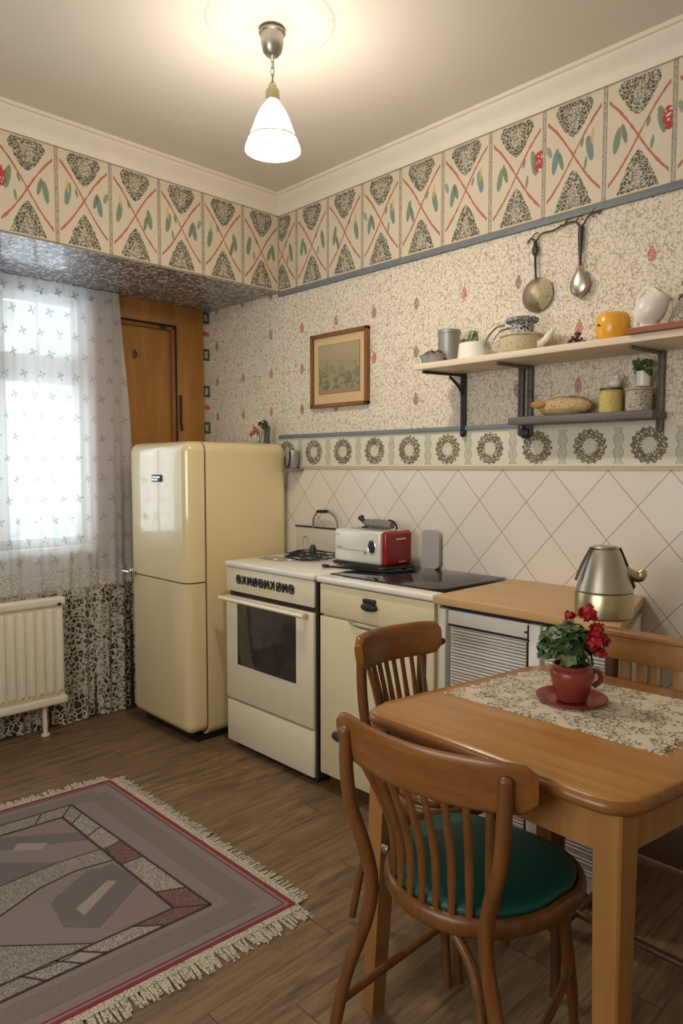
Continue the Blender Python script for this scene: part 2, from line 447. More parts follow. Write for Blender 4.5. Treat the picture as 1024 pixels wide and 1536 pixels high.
def prism(bm, pts, z0, z1, r=0, seg=3, mat=None):
    n = len(pts)
    lo = [bm.verts.new((p[0], p[1], z0)) for p in pts]; hi = [bm.verts.new((p[0], p[1], z1)) for p in pts]
    a = bm.faces.new(lo[::-1]); b = bm.faces.new(hi)
    for i in range(n): bm.faces.new((lo[i], lo[(i+1) % n], hi[(i+1) % n], hi[i]))
    vs = lo + hi
    if r:
        es = list(a.edges) + list(b.edges)
        res = bmesh.ops.bevel(bm, geom=es, offset=r, segments=seg, profile=.5, affect='EDGES')
        vs = list({v for f in res['faces'] for v in f.verts} | {v for v in vs if v.is_valid})
    if mat is not None: bmesh.ops.transform(bm, matrix=mat, verts=vs)
def lathe(bm, prof, c=(0, 0, 0), seg=28, cap=True, sx=1, sy=1, axis=None):
    rings = []
    Mx = Matrix.Translation(c) @ (axis if axis is not None else Matrix())
    for r, z in prof:
        rings.append([bm.verts.new(Mx @ Vector((r * sx * math.cos(2*math.pi*i/seg), r * sy * math.sin(2*math.pi*i/seg), z))) for i in range(seg)])
    for a, b in zip(rings, rings[1:]):
        for i in range(seg): bm.faces.new((a[i], a[(i+1) % seg], b[(i+1) % seg], b[i]))
    if cap:
        if prof[0][0] > 1e-5: bm.faces.new(rings[0][::-1])
        if prof[-1][0] > 1e-5: bm.faces.new(rings[-1])
def smooth_path(pts, n=6):
    P = [Vector(p) for p in pts]; out = []
    for i in range(len(P) - 1):
        p0 = P[max(i-1, 0)]; p1 = P[i]; p2 = P[i+1]; p3 = P[min(i+2, len(P)-1)]
        for k in range(n):
            t = k / n
            out.append(.5 * ((2*p1) + (p2-p0)*t + (2*p0-5*p1+4*p2-p3)*t*t + (3*p1-p0-3*p2+p3)*t**3))
    out.append(P[-1]); return out
def tube(bm, pts, r, seg=8, closed=False, flat=1.0, up=(0, 0, 1), power=1.0):
    """sweep a round (or, with flat, elliptical: first radius across 'up', flat*r along it) section"""
    P = [Vector(p) for p in pts]; n = len(P); rs = r if isinstance(r, (list, tuple)) else [r] * n
    rings = []
    U = Vector(up); last = None
    for i, p in enumerate(P):
        d = (P[(i+1) % n] - P[i-1]) if closed else (P[min(i+1, n-1)] - P[max(i-1, 0)])
        d.normalize()
        u = U - d * U.dot(d) if (flat != 1.0 or last is None) else last - d * last.dot(d)
        if u.length < .05: u = Vector((1, 0, 0)) - d * d.x
        if u.length < .05: u = Vector((0, 1, 0)) - d * d.y
        u.normalize(); last = u; s = d.cross(u)
        k = int(round(i * (len(rs) - 1) / (n - 1))) if len(rs) != n else i
        R = rs[k]
        ring = []
        for j in range(seg):
            a = 2*math.pi*j/seg; ca, sa = math.cos(a), math.sin(a)
            ca = math.copysign(abs(ca)**power, ca); sa = math.copysign(abs(sa)**power, sa)
            ring.append(bm.verts.new(p + s * (R * ca) + u * (R * flat * sa)))
        rings.append(ring)
    m = n if closed else n - 1
    for i in range(m):
        a, b = rings[i], rings[(i+1) % n]
        for j in range(seg): bm.faces.new((a[j], a[(j+1) % seg], b[(j+1) % seg], b[j]))
    if not closed:
        bm.faces.new(rings[0][::-1]); bm.faces.new(rings[-1])
def sphere(bm, c, r, sx=1, sy=1, sz=1, sub=2):
    g = bmesh.ops.create_icosphere(bm, subdivisions=sub, radius=r)
    for v in g['verts']: v.co = Vector((v.co.x * sx + c[0], v.co.y * sy + c[1], v.co.z * sz + c[2]))
    return g['verts']
def quad(bm, pts, mi=0):
    f = bm.faces.new([bm.verts.new(p) for p in pts]); f.material_index = mi; return f

def obj(name, bm, mats, parent=None, angle=40, world=False, fix=True):
    if fix: bmesh.ops.recalc_face_normals(bm, faces=bm.faces)
    if world and parent is not None:
        root = parent
        while root.parent: root = root.parent
        bmesh.ops.translate(bm, vec=-Vector(root.location), verts=bm.verts)
    me = bpy.data.meshes.new(name); bm.to_mesh(me); bm.free()
    for m in (mats if isinstance(mats, (list, tuple)) else [mats]): me.materials.append(M[m] if isinstance(m, str) else m)
    me.polygons.foreach_set('use_smooth', [True] * len(me.polygons)); me.set_sharp_from_angle(angle=math.radians(angle))
    o = bpy.data.objects.new(name, me); COL.objects.link(o)
    if parent is not None: o.parent = parent
    return o
def tag(o, label, cat, group=None, kind=None):
    o['label'] = label; o['category'] = cat
    if group: o['group'] = group
    if kind: o['kind'] = kind
    return o
def thing(name, label, cat, loc=(0, 0, 0), rz=0, group=None):
    o = bpy.data.objects.new(name, None); COL.objects.link(o); o.location = loc; o.rotation_euler = (0, 0, rz)
    o.empty_display_size = .05
    return tag(o, label, cat, group)
def struct(name, bm, mats, parent=None, label=None, angle=40, fix=True):
    o = obj(name, bm, mats, parent, angle, world=parent is not None, fix=fix)
    if parent is None:
        o['kind'] = 'structure'
        if label: o['label'] = label
    return o
def one(name, label, cat, bm, mats, base, group=None, angle=40):
    """a thing that is one mesh, given in world coordinates, origin at its base"""
    bmesh.ops.translate(bm, vec=-Vector(base), verts=bm.verts)
    o = obj(name, bm, mats, None, angle); o.location = base
    return tag(o, label, cat, group)
def wpart(name, bm, mat, parent, label=None, angle=40, fix=True):
    o = obj(name, bm, mat, parent, angle, world=True, fix=fix)
    if label: o['label'] = label
    return o

# ------------------------------------------------------------------ the room
XR, YF, H = 3.7, -3.45, 2.66
b = BM(); box(b, -.75, XR, YF, .1, -.06, 0); struct('floor', b, 'floor', label='brown wood plank floor')
b = BM(); box(b, -.75, XR, YF, .1, H, H + .06); struct('ceiling', b, 'plaster', label='warm white plaster ceiling')
b = BM()   # back wall: paper bands and tiles are faces of one wall
for z0, z1, mi in ((0, .5, 2), (.5, 1.295, 2), (1.295, 1.45, 1), (1.45, 2.19, 0), (2.19, 2.575, 3), (2.575, H, 0)):
    quad(b, [(0, 0, z0), (XR, 0, z0), (XR, 0, z1), (0, 0, z1)], mi)
for z0, z1, mi in ((0, 1.0, 0), (1.0, 2.2, 0), (2.2, H, 0)):
    quad(b, [(-.65, 0, z0), (0, 0, z0), (0, 0, z1), (-.65, 0, z1)], mi)
for (x0, x1, z0, z1) in ((-.75, XR, 0, H),):
    quad(b, [(x0, .1, z0), (x0, .1, z1), (x1, .1, z1), (x1, .1, z0)], 0)
struct('wall_back', b, ['wallpaper', 'band', 'tiles', 'border_back'], label='back wall with squiggle wallpaper, medallion band and diamond tiles', fix=False)
# left wall with window opening
wy0, wy1, wz0, wz1 = -1.76, -.78, .90, 2.14
b = BM()
for (y0, y1, z0, z1) in ((YF, wy0, 0, H), (wy1, .1, 0, H), (wy0, wy1, 0, wz0), (wy0, wy1, wz1, H)):
    box(b, -.80, -.65, y0, y1, z0, z1)
struct('wall_left', b, 'room_paint', label='left wall around the window')
b = BM()
for (x0, x1, z0, z1) in ((-.75, 1.0, 0, H), (2.8, XR, 0, H), (1.0, 2.8, 0, .9), (1.0, 2.8, 2.2, H)):
    box(b, x0, x1, YF - .1, YF, z0, z1)
struct('wall_front', b, 'room_paint', label='wall behind the camera with an opening added for the fill light')
b = BM(); box(b, XR, XR + .1, YF - .1, .1, 0, H); struct('wall_right', b, 'room_paint', label='plain right wall')
# beam along the left wall
b = BM()
quad(b, [(0, YF, 2.19), (0, 0, 2.19), (0, 0, 2.575), (0, YF, 2.575)], 0)
quad(b, [(0, YF, 2.575), (0, 0, 2.575), (0, 0, H), (0, YF, H)], 2)
quad(b, [(-.65, YF, 2.19), (-.65, 0, 2.19), (0, 0, 2.19), (0, YF, 2.19)], 1)
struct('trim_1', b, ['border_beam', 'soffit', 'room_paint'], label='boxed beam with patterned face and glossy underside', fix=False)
# cornice on back wall and beam
def cornice(name, p0, p1, nx, ny, label):
    prof = [(0, 2.572), (.008, 2.572), (.012, 2.58), (.012, 2.59), (.02, 2.605), (.036, 2.622), (.052, 2.636), (.056, 2.645), (.066, 2.647), (.066, H), (0, H)]
    b = BM(); A = []
    for (px, py) in (p0, p1):
        A.append([b.verts.new((px + nx * o, py + ny * o, z)) for o, z in prof])
    for i in range(len(prof)): b.faces.new((A[0][i], A[0][(i+1) % len(prof)], A[1][(i+1) % len(prof)], A[1][i]))
    b.faces.new(A[0]); b.faces.new(A[1])
    struct(name, b, 'cornice', label=label, angle=30)
cornice('trim_2', (0, 0), (XR, 0), 0, -1, 'cream cornice moulding along the back wall')
cornice('trim_3', (0, YF), (0, 0), 1, 0, 'cream cornice moulding along the beam')
b = BM(); box(b, .0, XR, -.012, 0, 2.168, 2.190, .003); struct('trim_4', b, 'strip', label='grey blue strip below the patterned border')
b = BM(); box(b, .0, 1.43, -.012, 0, 1.445, 1.463, .003); struct('trim_5', b, 'strip', label='grey blue strip above the medallion band')
b = BM(); box(b, 0, XR, -.006, 0, 1.289, 1.296, .001); struct('trim_6', b, 'mat_board', label='thin bead between band and tiles')
b = BM(); box(b, -.65, -.640, -.052, 0, 0, 2.19); struct('trim_7', b, 'corner_strip', label='narrow patterned paper strip in the corner beside the door')
b = BM(); box(b, -.65, -.616, YF, -.485, 0, .66, .003); struct('baseboard_left', b, 'wainscot', label='dark panelling low on the left wall')
# ceiling rosette
b = BM(); lathe(b, [(.0, H - .004), (.10, H - .004), (.16, H - .003), (.19, H - .004), (.196, H - .002), (.200, H)], (1.10, -.93, 0), 64, cap=False)
struct('trim_8', b, 'rosette', label='round embossed plaster rosette around the lamp')

# window_1
b = BM()
fx0, fx1 = -.74, -.69
def wbar(y0, y1, z0, z1, x0=fx0, x1=fx1): box(b, x0, x1, y0, y1, z0, z1, .004)
wbar(wy0, wy0 + .05, wz0, wz1); wbar(wy1 - .02, wy1, wz0, wz1); wbar(wy0, wy1, wz1 - .04, wz1); wbar(wy0, wy1, wz0, wz0 + .045)
wbar(-1.30, -1.12, wz0, wz1)                   # centre post between two casements
wbar(-1.76, -.78, 1.71, 1.85)                  # transom
w1 = struct('window_1', b, 'white_paint', label='white framed window with transom behind the curtain')
b = BM(); box(b, fx0 + .02, fx1 - .02, -.965, -.945, wz0 + .04, wz1 - .04, .002); box(b, fx0 + .02, fx1 - .02, -1.55, -1.53, wz0 + .04, wz1 - .04, .002); struct('window_bar', b, 'white_paint', w1)
b = BM(); box(b, -.722, -.718, wy0 + .04, wy1 - .02, wz0 + .04, wz1 - .03); struct('window_pane', b, 'glass', w1)
b = BM(); box(b, -.80, -.615, wy0 - .05, wy1 + .05, .865, .90, .006); struct('window_sill', b, 'white_paint', w1)
# fill_window added behind the camera to frame the fill light
b = BM()
for a in ((1.0, 1.06, .9, 2.2), (2.74, 2.8, .9, 2.2), (1.87, 1.93, .9, 2.2), (1.0, 2.8, .9, .96), (1.0, 2.8, 2.14, 2.2)):
    box(b, a[0], a[1], YF - .08, YF - .03, a[2], a[3], .004)
w2 = struct('fill_window', b, 'white_paint', label='white window frame added behind the camera around the fill light')
b = BM(); box(b, 1.06, 2.74, YF - .06, YF - .055, .96, 2.14); struct('window_pane', b, 'glass', w2)

# door_1: pine door with frame on the left wall
b = BM()
dy0, dy1, dx = -.74, -.053, -.62
box(b, -.65, dx, dy0, -.62, 0, 2.19, .003); box(b, -.65, dx, -.235, dy1, 0, 2.19, .003); box(b, -.65, dx, -.62, -.235, 2.075, 2.19, .003)
box(b, -.65, dx, -.62, -.235, 0, .12, .003)
d1 = struct('door_1', b, 'wood_door', label='golden pine door with dark edged panel')
b = BM(); box(b, -.65, -.638, -.62, -.235, .12, 2.075); struct('door_panel', b, 'wood_door', d1)
b = BM()
for y0, y1, z0, z1 in ((-.262, -.240, .12, 2.07), (-.62, -.24, 2.048, 2.070)):
    box(b, -.64, -.612, y0, y1, z0, z1, .006, 3)
struct('panel_moulding', b, 'frame_wood', d1)
b = BM()
for y0, y1, z0, z1 in ((-.238, -.234, .12, 2.078), (-.62, -.236, 2.074, 2.078)): box(b, -.64, -.611, y0, y1, z0, z1)
struct('panel_groove', b, 'seam', d1)
b = BM(); box(b, -.62, -.612, -.218, -.203, 1.53, 1.70, .003); box(b, -.616, -.600, -.216, -.205, 1.50, 1.54, .004); struct('keyhole_plate', b, 'dark_iron', d1)
b = BM(); box(b, -.62, -.606, -.34, -.30, 2.050, 2.066, .003); struct('door_catch', b, 'dark_iron', d1)
b = BM(); sphere(b, (-.637, -.475, 1.90), .02, .15, .8, 1.2); struct('wood_knot', b, 'wood_dark', d1)

# ------------------------------------------------------------------ curtains and radiator
def curtain_sheet(y0, y1, z0, z1, x, amp, lam, seed, flare=0, nz=10, ny=220, hemw=0):
    rnd = random.Random(seed); ph = [rnd.uniform(0, 6) for _ in range(4)]
    b = BM(); G = []
    for j in range(nz + 1):
        z = z0 + (z1 - z0) * j / nz; row = []
        k = (z1 - z) / max(.01, (z1 - z0))
        for i in range(ny + 1):
            s = i / ny
            ye = y1 + flare * (1 - (1 - k) ** 1.6)
            y = y0 + (ye - y0) * s
            w = math.sin(y / lam * 6.283 + ph[0]) + .5 * math.sin(y / lam * 2.7 * 6.283 + ph[1] + k) + .4 * math.sin(y / lam * .43 * 6.283 + ph[2])
            row.append(b.verts.new((x + amp * (.45 + .55 * k) * w, y, z + (hemw * math.sin(y * 30 + ph[3]) if j == 0 else 0))))
        G.append(row)
    for j in range(nz):
        for i in range(ny): b.faces.new((G[j][i], G[j][i+1], G[j+1][i+1], G[j+1][i]))
    return b
sc_t = thing('sheer_curtain', 'white sheer curtain with small flowers hanging over the window', 'curtain', (-.58, -1.2, .69))
wpart('curtain_cloth', curtain_sheet(-2.1, -.585, .79, 2.188, -.585, .011, .13, 3, flare=.075), 'sheer', sc_t, angle=180)
wpart('hem_band', curtain_sheet(-2.1, -.511, .69, .79, -.585, .011, .13, 3, nz=3), 'hem_lace', sc_t, label='openwork flower hem band', angle=180)
wpart('curtain_header', curtain_sheet(-2.1, -.585, 2.12, 2.188, -.590, .010, .06, 9, nz=2), 'sheer', sc_t, angle=180)
lc = curtain_sheet(-2.1, -.505, .008, .775, -.602, .012, .11, 5, hemw=.006)
tag_o = one('lace_curtain', 'cream net lace curtain hanging to the floor under the sheer curtain', 'curtain', lc, 'lace', (-.60, -1.2, .008), angle=180)

rad = thing('radiator', 'white panel radiator with vertical ribs standing before the curtain', 'radiator', (-.53, -1.4, 0))
b = BM(); box(b, -.545, -.505, -1.95, -.945, .165, .655, .012, 3); wpart('radiator_panel', b, 'radiator', rad)
b = BM()
y = -1.93
while y < -.98:
    box(b, -.512, -.492, y, y + .030, .215, .615, .008, 3); y += .045
wpart('rib', b, 'radiator', rad)
b = BM(); box(b, -.55, -.488, -1.955, -.940, .632, .672, .010, 3); box(b, -.55, -.488, -1.955, -.940, .150, .190, .010, 3); wpart('radiator_rim', b, 'radiator', rad)
b = BM()
y = -1.93
while y < -.97:
    tube(b, smooth_path([(-.487, y, .205), (-.486, y + .012, .222), (-.487, y + .024, .205)], 4), .003, 6); y += .03
wpart('grille', b, 'shelf_pale', rad)
for y in (-1.04, -1.85):
    b = BM(); tube(b, [(-.53, y, 0), (-.53, y, .17)], .011, 10); lathe(b, [(.020, 0), (.020, .008), (.012, .012)], (-.53, y, 0), 14); wpart('leg', b, 'radiator', rad)
b = BM(); lathe(b, [(.0, 0), (.008, 0), (.008, .006), (0, .007)], (-.487, -.975, .64), 12, axis=Matrix.Rotation(math.pi/2, 4, 'Y')); wpart('vent_screw', b, 'dark_iron', rad)

# ------------------------------------------------------------------ fridge
fr = thing('refrigerator', 'cream rounded two door refrigerator standing in the corner', 'fridge', (-.18, -.3, 0))
fx0_, fx1_ = -.45, .09
b = BM(); box(b, fx0_, fx1_, -.515, -.02, .025, 1.418, .05, 8, pick=lambda c, d: abs(d.y) > .9 or c.y > -.05); wpart('body', b, 'enamel', fr, angle=60)
b = BM(); box(b, fx0_ + .012, fx1_ - .012, -.528, -.510, .035, 1.405, .045, 6, pick=lambda c, d: abs(d.y) > .9); wpart('door_gasket', b, 'seam', fr)
def fdoor(z0, z1, top):
    bm = BM()
    def pk(c, d):
        if c.y > -.53: return abs(d.y) > .9 and ((c.z > z1 - .01) if top else (c.z < z0 + .01))
        if top and c.z < z0 + .01 and abs(d.x) > .9: return False
        if (not top) and c.z > z1 - .01 and abs(d.x) > .9: return False
        return True
    def pk2(c, d):
        if abs(d.y) > .9: return (c.z > z1 - .01) if top else (c.z < z0 + .01)
        if c.y < -.6:
            if abs(d.z) > .9: return True
            return (c.z > z1 - .01) if top else (c.z < z0 + .01)
        return False
    box(bm, fx0_, fx1_, -.625, -.526, z0, z1, .05, 10, pick=pk2)
    return bm
ud = wpart('freezer_door', fdoor(.766, 1.418, True), 'enamel', fr, angle=60)
ld_ = wpart('lower_door', fdoor(.045, .760, False), 'enamel', fr, angle=60)
b = BM(); box(b, fx0_ + .03, fx1_ - .03, -.56, -.04, 0, .03); wpart('plinth', b, 'black', fr)
b = BM(); box(b, -.205, -.115, -.632, -.624, 1.228, 1.262, .004); bd = wpart('badge', b, 'dark_iron', ud, label='small dark name plate')
b = BM()
for i in range(7): box(b, -.195 + i * .011, -.188 + i * .011, -.634, -.632, 1.248 - (i % 2) * .003, 1.254)
for i in range(5): box(b, -.195 + i * .011, -.188 + i * .011, -.634, -.632, 1.234, 1.242)
wpart('badge_lettering', b, 'chrome', ud)
b = BM(); box(b, -.425, -.385, -.645, -.620, .745, .79, .006, 3); tube(b, smooth_path([(-.405, -.65, .768), (-.44, -.662, .772), (-.485, -.665, .778)], 4), [.010, .009, .007], 10); tube(b, [(-.40, -.652, .73), (-.40, -.652, .81)], .006, 8)
wpart('latch', b, 'chrome', ud, label='chrome door latch')

# ------------------------------------------------------------------ stove
st = thing('gas_stove', 'cream freestanding oven between the refrigerator and the drawer cabinet', 'stove', (.49, -.25, 0))
sx0, sx1 = .19, .79
b = BM(); box(b, sx0, sx1, -.455, -.012, .03, .843, .004); wpart('oven_body', b, 'stove_white', st)
b = BM(); box(b, sx0 + .02, sx1 - .02, -.44, -.02, 0, .03); wpart('plinth', b, 'black', st)
b = BM(); box(b, sx0 - .004, sx1 + .004, -.485, -.010, .845, .870, .008, 3); wpart('cooktop', b, 'white', st)
b = BM(); box(b, sx0, sx1, -.478, -.455, .735, .843, .005); wpart('control_panel', b, 'stove_white', st)
glyph = [0, 1, 2, 3, 0, 2, 1, 3, 2, 0, 3]
for i in range(10):
    cx = .292 + i * .0405; cz = .795; yk = -.480
    b = BM(); k = glyph[i]
    ring = [(cx + .015 * math.cos(a * .5236), yk - .004, cz + .018 * math.sin(a * .5236)) for a in range(12)]
    if k in (0, 3): tube(b, ring, .0034, 6, closed=True)
    if k in (1, 2, 3): tube(b, [(cx - .014, yk - .004, cz - .018), (cx + .012, yk - .006, cz + .018)], .0038, 6)
    if k in (1, 0): tube(b, [(cx - .013, yk - .004, cz + .018), (cx + .013, yk - .005, cz - .017)], .0034, 6)
    if k == 2:
        tube(b, [(cx - .012, yk - .004, cz + .018), (cx - .012, yk - .004, cz - .018)], .0045, 6); tube(b, [(cx + .013, yk - .004, cz + .012), (cx + .013, yk - .004, cz - .018)], .004, 6)
    lathe(b, [(.0, 0), (.008, .0), (.008, .006), (0, .008)], (cx, yk + .002, cz), 10, axis=Matrix.Rotation(math.pi/2, 4, 'X'))
    wpart('control_knob', b, 'dark_iron', st)
b = BM(); box(b, sx0 + .002, sx1 - .002, -.458, -.450, .708, .738); wpart('air_gap', b, 'seam', st)
b = BM(); box(b, sx0, sx1, -.482, -.455, .238, .713, .006); od = wpart('oven_door', b, 'stove_white', st)
b = BM(); box(b, .279, .684, -.4845, -.481, .405, .690, .0015); wpart('oven_window', b, 'oven_glass', od)
b = BM(); tube(b, [(sx0 - .006, -.512, .703), (sx1 - .02, -.512, .703)], .012, 10, flat=.8)
for x in (sx0 + .015, sx1 - .04): box(b, x - .01, x + .01, -.510, -.480, .692, .712, .003)
wpart('door_handle', b, 'stove_white', od)
b = BM(); box(b, sx1 + .001, sx1 + .014, -.470, -.40, .03, .842); wpart('gap_shade', b, 'seam', st)  # dark strip standing in for the shade between stove and cabinet
b = BM(); box(b, sx0, sx1, -.480, -.455, .035, .228, .006); wpart('storage_drawer', b, 'stove_white', st)
# burner grate pile
gr = thing('burner_grate', 'dark wire burner grates piled at the rear of the cooktop', 'grate', (.42, -.17, .871))
b = BM()
rg = random.Random(4)
for k in range(7):
    cx, cy, z = .41 + rg.uniform(-.03, .03), -.17 + rg.uniform(-.02, .02), .876 + k * .0045
    rr = rg.uniform(.07, .12)
    tube(b, [(cx + rr * 1.1 * math.cos(a * .314), cy + rr * .8 * math.sin(a * .314), z + .003 * math.sin(a)) for a in range(20)], .0026, 6, closed=True)
for k in range(10):
    a = k * .628; tube(b, [(.41 + .02 * math.cos(a), -.17 + .02 * math.sin(a), .902), (.41 + .13 * math.cos(a), -.17 + .085 * math.sin(a), .878)], .0026, 6)
wpart('grate_wire', b, 'dark_iron', gr)
b = BM(); tube(b, smooth_path([(.33, -.13, .90), (.33, -.13, .955), (.345, -.13, .968), (.36, -.13, .955), (.36, -.13, .92), (.375, -.13, .905)], 5), .003, 6); wpart('wire_hook', b, 'nickel', gr)
b = BM(); lathe(b, [(0, 0), (.014, .002), (.018, .02), (.014, .045), (.006, .055), (0, .056)], (.475, -.20, .89), 12); wpart('grate_knob', b, 'dark_iron', gr)
b = BM()
for x, y, rr in ((.30, -.30, .05), (.36, -.27, .06)):
    tube(b, [(x + rr * math.cos(a * .52), y + rr * .6 * math.sin(a * .52), .875) for a in range(12)], .002, 5, closed=True)
for k in range(8): tube(b, [(.25 + .02 * k, -.34 + .01 * (k % 3), .874), (.28 + .02 * k, -.25, .876)], .002, 5)
one('burner_rack', 'thin low wire rack lying flat on the white cooktop, nearest the front', 'rack', b, 'nickel', (.33, -.29, .871))
# stove lid panel with handle
lp = thing('cooktop_lid', 'pale raised cooktop lid panel with black edge leaning on the tiles', 'lid', (.30, -.03, .87))
b = BM(); box(b, .155, .45, -.026, -.018, .872, 1.000, .002); wpart('lid_panel', b, plain('pale_grey_enamel', (.56, .52, .45), .3), lp)
b = BM(); box(b, .150, .455, -.029, -.016, .998, 1.006, .002); box(b, .450, .456, -.029, -.016, .872, 1.0, .001); wpart('lid_edge', b, 'dark_iron', lp)
b = BM(); tube(b, smooth_path([(.30, -.04, 1.0), (.305, -.04, 1.05), (.34, -.04, 1.082), (.40, -.04, 1.085), (.45, -.04, 1.065), (.47, -.04, 1.02), (.472, -.04, .90)], 6), .005, 8); h_ = wpart('lid_handle', b, 'nickel', lp)
b = BM(); tube(b, [(.335, -.041, 1.083), (.405, -.041, 1.086)], .010, 10, flat=.8); wpart('handle_grip', b, 'black', h_)

# ------------------------------------------------------------------ drawer cabinet
cb = thing('drawer_cabinet', 'cream base cabinet with one drawer above one door, right of the oven', 'cabinet', (1.11, -.25, 0))
cx0, cx1 = .828, 1.405
b = BM(); box(b, cx0, cx1, -.460, -.012, .07, .842, .003); wpart('cabinet_body', b, 'enamel_cab', cb)
b = BM(); box(b, cx0 + .005, cx1 - .005, -.43, -.02, 0, .07); wpart('plinth', b, 'wood_dark', cb)
b = BM(); box(b, cx0 + .003, cx1 - .006, -.482, -.460, .722, .842, .004); dr = wpart('drawer', b, 'enamel_cab', cb)
b = BM(); lathe(b, [(.0, .0), (.034, .0), (.040, .006), (.036, .016), (.018, .022), (0, .023)], (1.105, -.482, .785), 20, axis=Matrix.Rotation(math.pi/2, 4, 'X'), sy=.42)
box(b, 1.075, 1.135, -.496, -.481, .798, .815, .004, 2); wpart('cup_pull', b, 'dark_iron', dr)
b = BM(); box(b, cx0 + .003, cx1 - .006, -.482, -.460, .078, .714, .004); dd = wpart('cabinet_door', b, 'enamel_cab', cb)
b = BM(); tube(b, smooth_path([(1.0, -.484, .714), (1.04, -.492, .706), (1.12, -.492, .704), (1.17, -.484, .708)], 5), .004, 8, flat=1.4); wpart('door_pull', b, 'chrome', dd)
b = BM(); box(b, cx0 - .010, cx1 - .002, -.492, -.425, .846, .870, .008, 3); box(b, cx0 - .01, .905, -.43, -.012, .846, .8695, .004); wpart('cabinet_top', b, 'white', cb)
# black glass hob plate
b = BM(); prism(b, [(.83, -.425), (1.335, -.425), (1.372, -.385), (1.385, -.03), (1.375, -.015), (.83, -.015)], .847, .8745, .002, 2)
one('glass_hob', 'black glass hob plate set flush in the top beside the wooden worktop', 'hob', b, 'glass_black', (1.10, -.2, .847))

# ------------------------------------------------------------------ louvred white cabinet and wooden worktop
lv = thing('louvred_cabinet', 'white slatted low cabinet under the wooden worktop', 'cabinet', (1.73, -.25, 0))
b = BM(); prism(b, [(1.412, -.44), (2.035, -.44), (1.90, -.012), (1.412, -.012)], .05, .815); wpart('cabinet_body', b, 'white_paint', lv)
b = BM()
for x0, x1 in ((1.412, 1.438), (1.752, 1.790), (2.02, 2.045)): box(b, x0, x1, -.470, -.44, .03, .825, .003)
wpart('post', b, 'white_paint', lv)
b = BM(); box(b, 1.412, 2.045, -.452, -.440, .815, .840); tube(b, [(1.43, -.462, .834), (2.04, -.462, .834)], .006, 8); wpart('curtain_rod', b, 'dark_iron', lv)
for x0, x1 in ((1.440, 1.750), (1.792, 2.018)):
    b = BM(); box(b, x0, x1, -.458, -.442, .775, .822, .002)
    z = .755
    while z > .10:
        box(b, x0 + .012, x1 - .012, -.4595 + .001 * math.sin(z * 200), -.446, z, z + .0068, .0015, 1); z -= .0105
    p = wpart('louvre_panel', b, 'white_paint', lv)
    b = BM(); box(b, x0, x1, -.456, -.444, .768, .773); box(b, x1 - .003, x1, -.470, -.44, .12, .82)
    box(b, x1 - .018, x1 + .006, -.472, -.466, .772, .777); box(b, x1 - .012, x1 + .002, -.472, -.466, .795, .800)
    wpart('hinge_line', b, 'dark_iron', p)
b = BM(); prism(b, [(1.405, -.495), (2.045, -.495), (1.905, -.005), (1.405, -.005)], .842, .871, .004, 3)
one('worktop', 'light brown wooden worktop under the steel kettle', 'worktop', b, 'worktop', (1.73, -.25, .842))

# ------------------------------------------------------------------ toaster and friends
tz = .876
to = thing('toaster', 'white long toaster with red end panel on the black hob', 'toaster', (.80, -.15, tz))
b = BM(); box(b, .650, .925, -.235, -.075, .892, 1.034, .016, 5); wpart('toaster_body', b, 'toaster_white', to)
b = BM(); box(b, .926, .962, -.237, -.073, .892, 1.036, .016, 5); wpart('end_panel', b, 'toaster_red', to, label='glossy red plastic end panel')
b = BM(); box(b, .648, .964, -.239, -.071, .880, .893, .004); wpart('base', b, 'black', to)
b = BM(); lathe(b, [(.0, 0), (.020, .0), (.020, .004), (.016, .007), (0, .007)], (.878, -.233, .968), 24, axis=Matrix.Rotation(math.pi/2, 4, 'X'), sx=.9, sy=1.25)
kn = wpart('browning_knob', b, 'black', to)
b = BM(); tube(b, [(.878 + .021 * math.cos(a * .3927), -.236, .968 + .030 * math.sin(a * .3927)) for a in range(16)], .002, 6, closed=True); wpart('knob_ring', b, 'chrome', kn)
b = BM(); box(b, .670, .845, -.2358, -.2345, .947, .949); 
for i in range(5): box(b, .672 + i * .007, .677 + i * .007, -.2362, -.2345, .953, .958 - (i % 2) * .001)
for i in range(3): box(b, .832 + i * .006, .836 + i * .006, -.2362, -.2345, .936, .945)
for i in range(4): box(b, .668 + i * .006, .672 + i * .006, -.2362, -.2345, 1.008, 1.011)
wpart('body_lettering', b, 'grey_plastic', to)
b = BM()
for i in range(6): box(b, .9618, .9628, -.178 + i * .010, -.171 + i * .010, 1.000, 1.006)
wpart('end_lettering', b, 'white', to); b = BM()
for i in range(5): box(b, .9618, .9628, -.160 + i * .009, -.155 + i * .009, .907, .910)
wpart('end_lettering', b, 'white', to)
b = BM(); box(b, .70, .90, -.185, -.170, 1.030, 1.0345); box(b, .70, .90, -.140, -.125, 1.030, 1.0345); wpart('bread_slot', b, 'black', to)
for x, y in ((.67, -.21), (.94, -.21), (.67, -.10), (.94, -.10)):
    b = BM(); lathe(b, [(.010, 0), (.011, .006)], (x, y, .8745), 10); wpart('foot', b, 'black', to)
gd = thing('grey_gadget', 'dark grey handheld gadget lying on top of the toaster', 'gadget', (.84, -.15, 1.036))
b = BM(); tube(b, smooth_path([(.765, -.155, 1.060), (.80, -.155, 1.058), (.86, -.155, 1.058), (.92, -.155, 1.056)], 5), [.014, .019, .021, .020, .016], 14, flat=.95); wpart('gadget_body', b, 'grey_plastic', gd)
b = BM(); tube(b, smooth_path([(.735, -.155, 1.083), (.750, -.155, 1.068), (.772, -.155, 1.060)], 4), [.014, .010, .013], 10); wpart('gadget_head', b, 'dark_iron', gd)
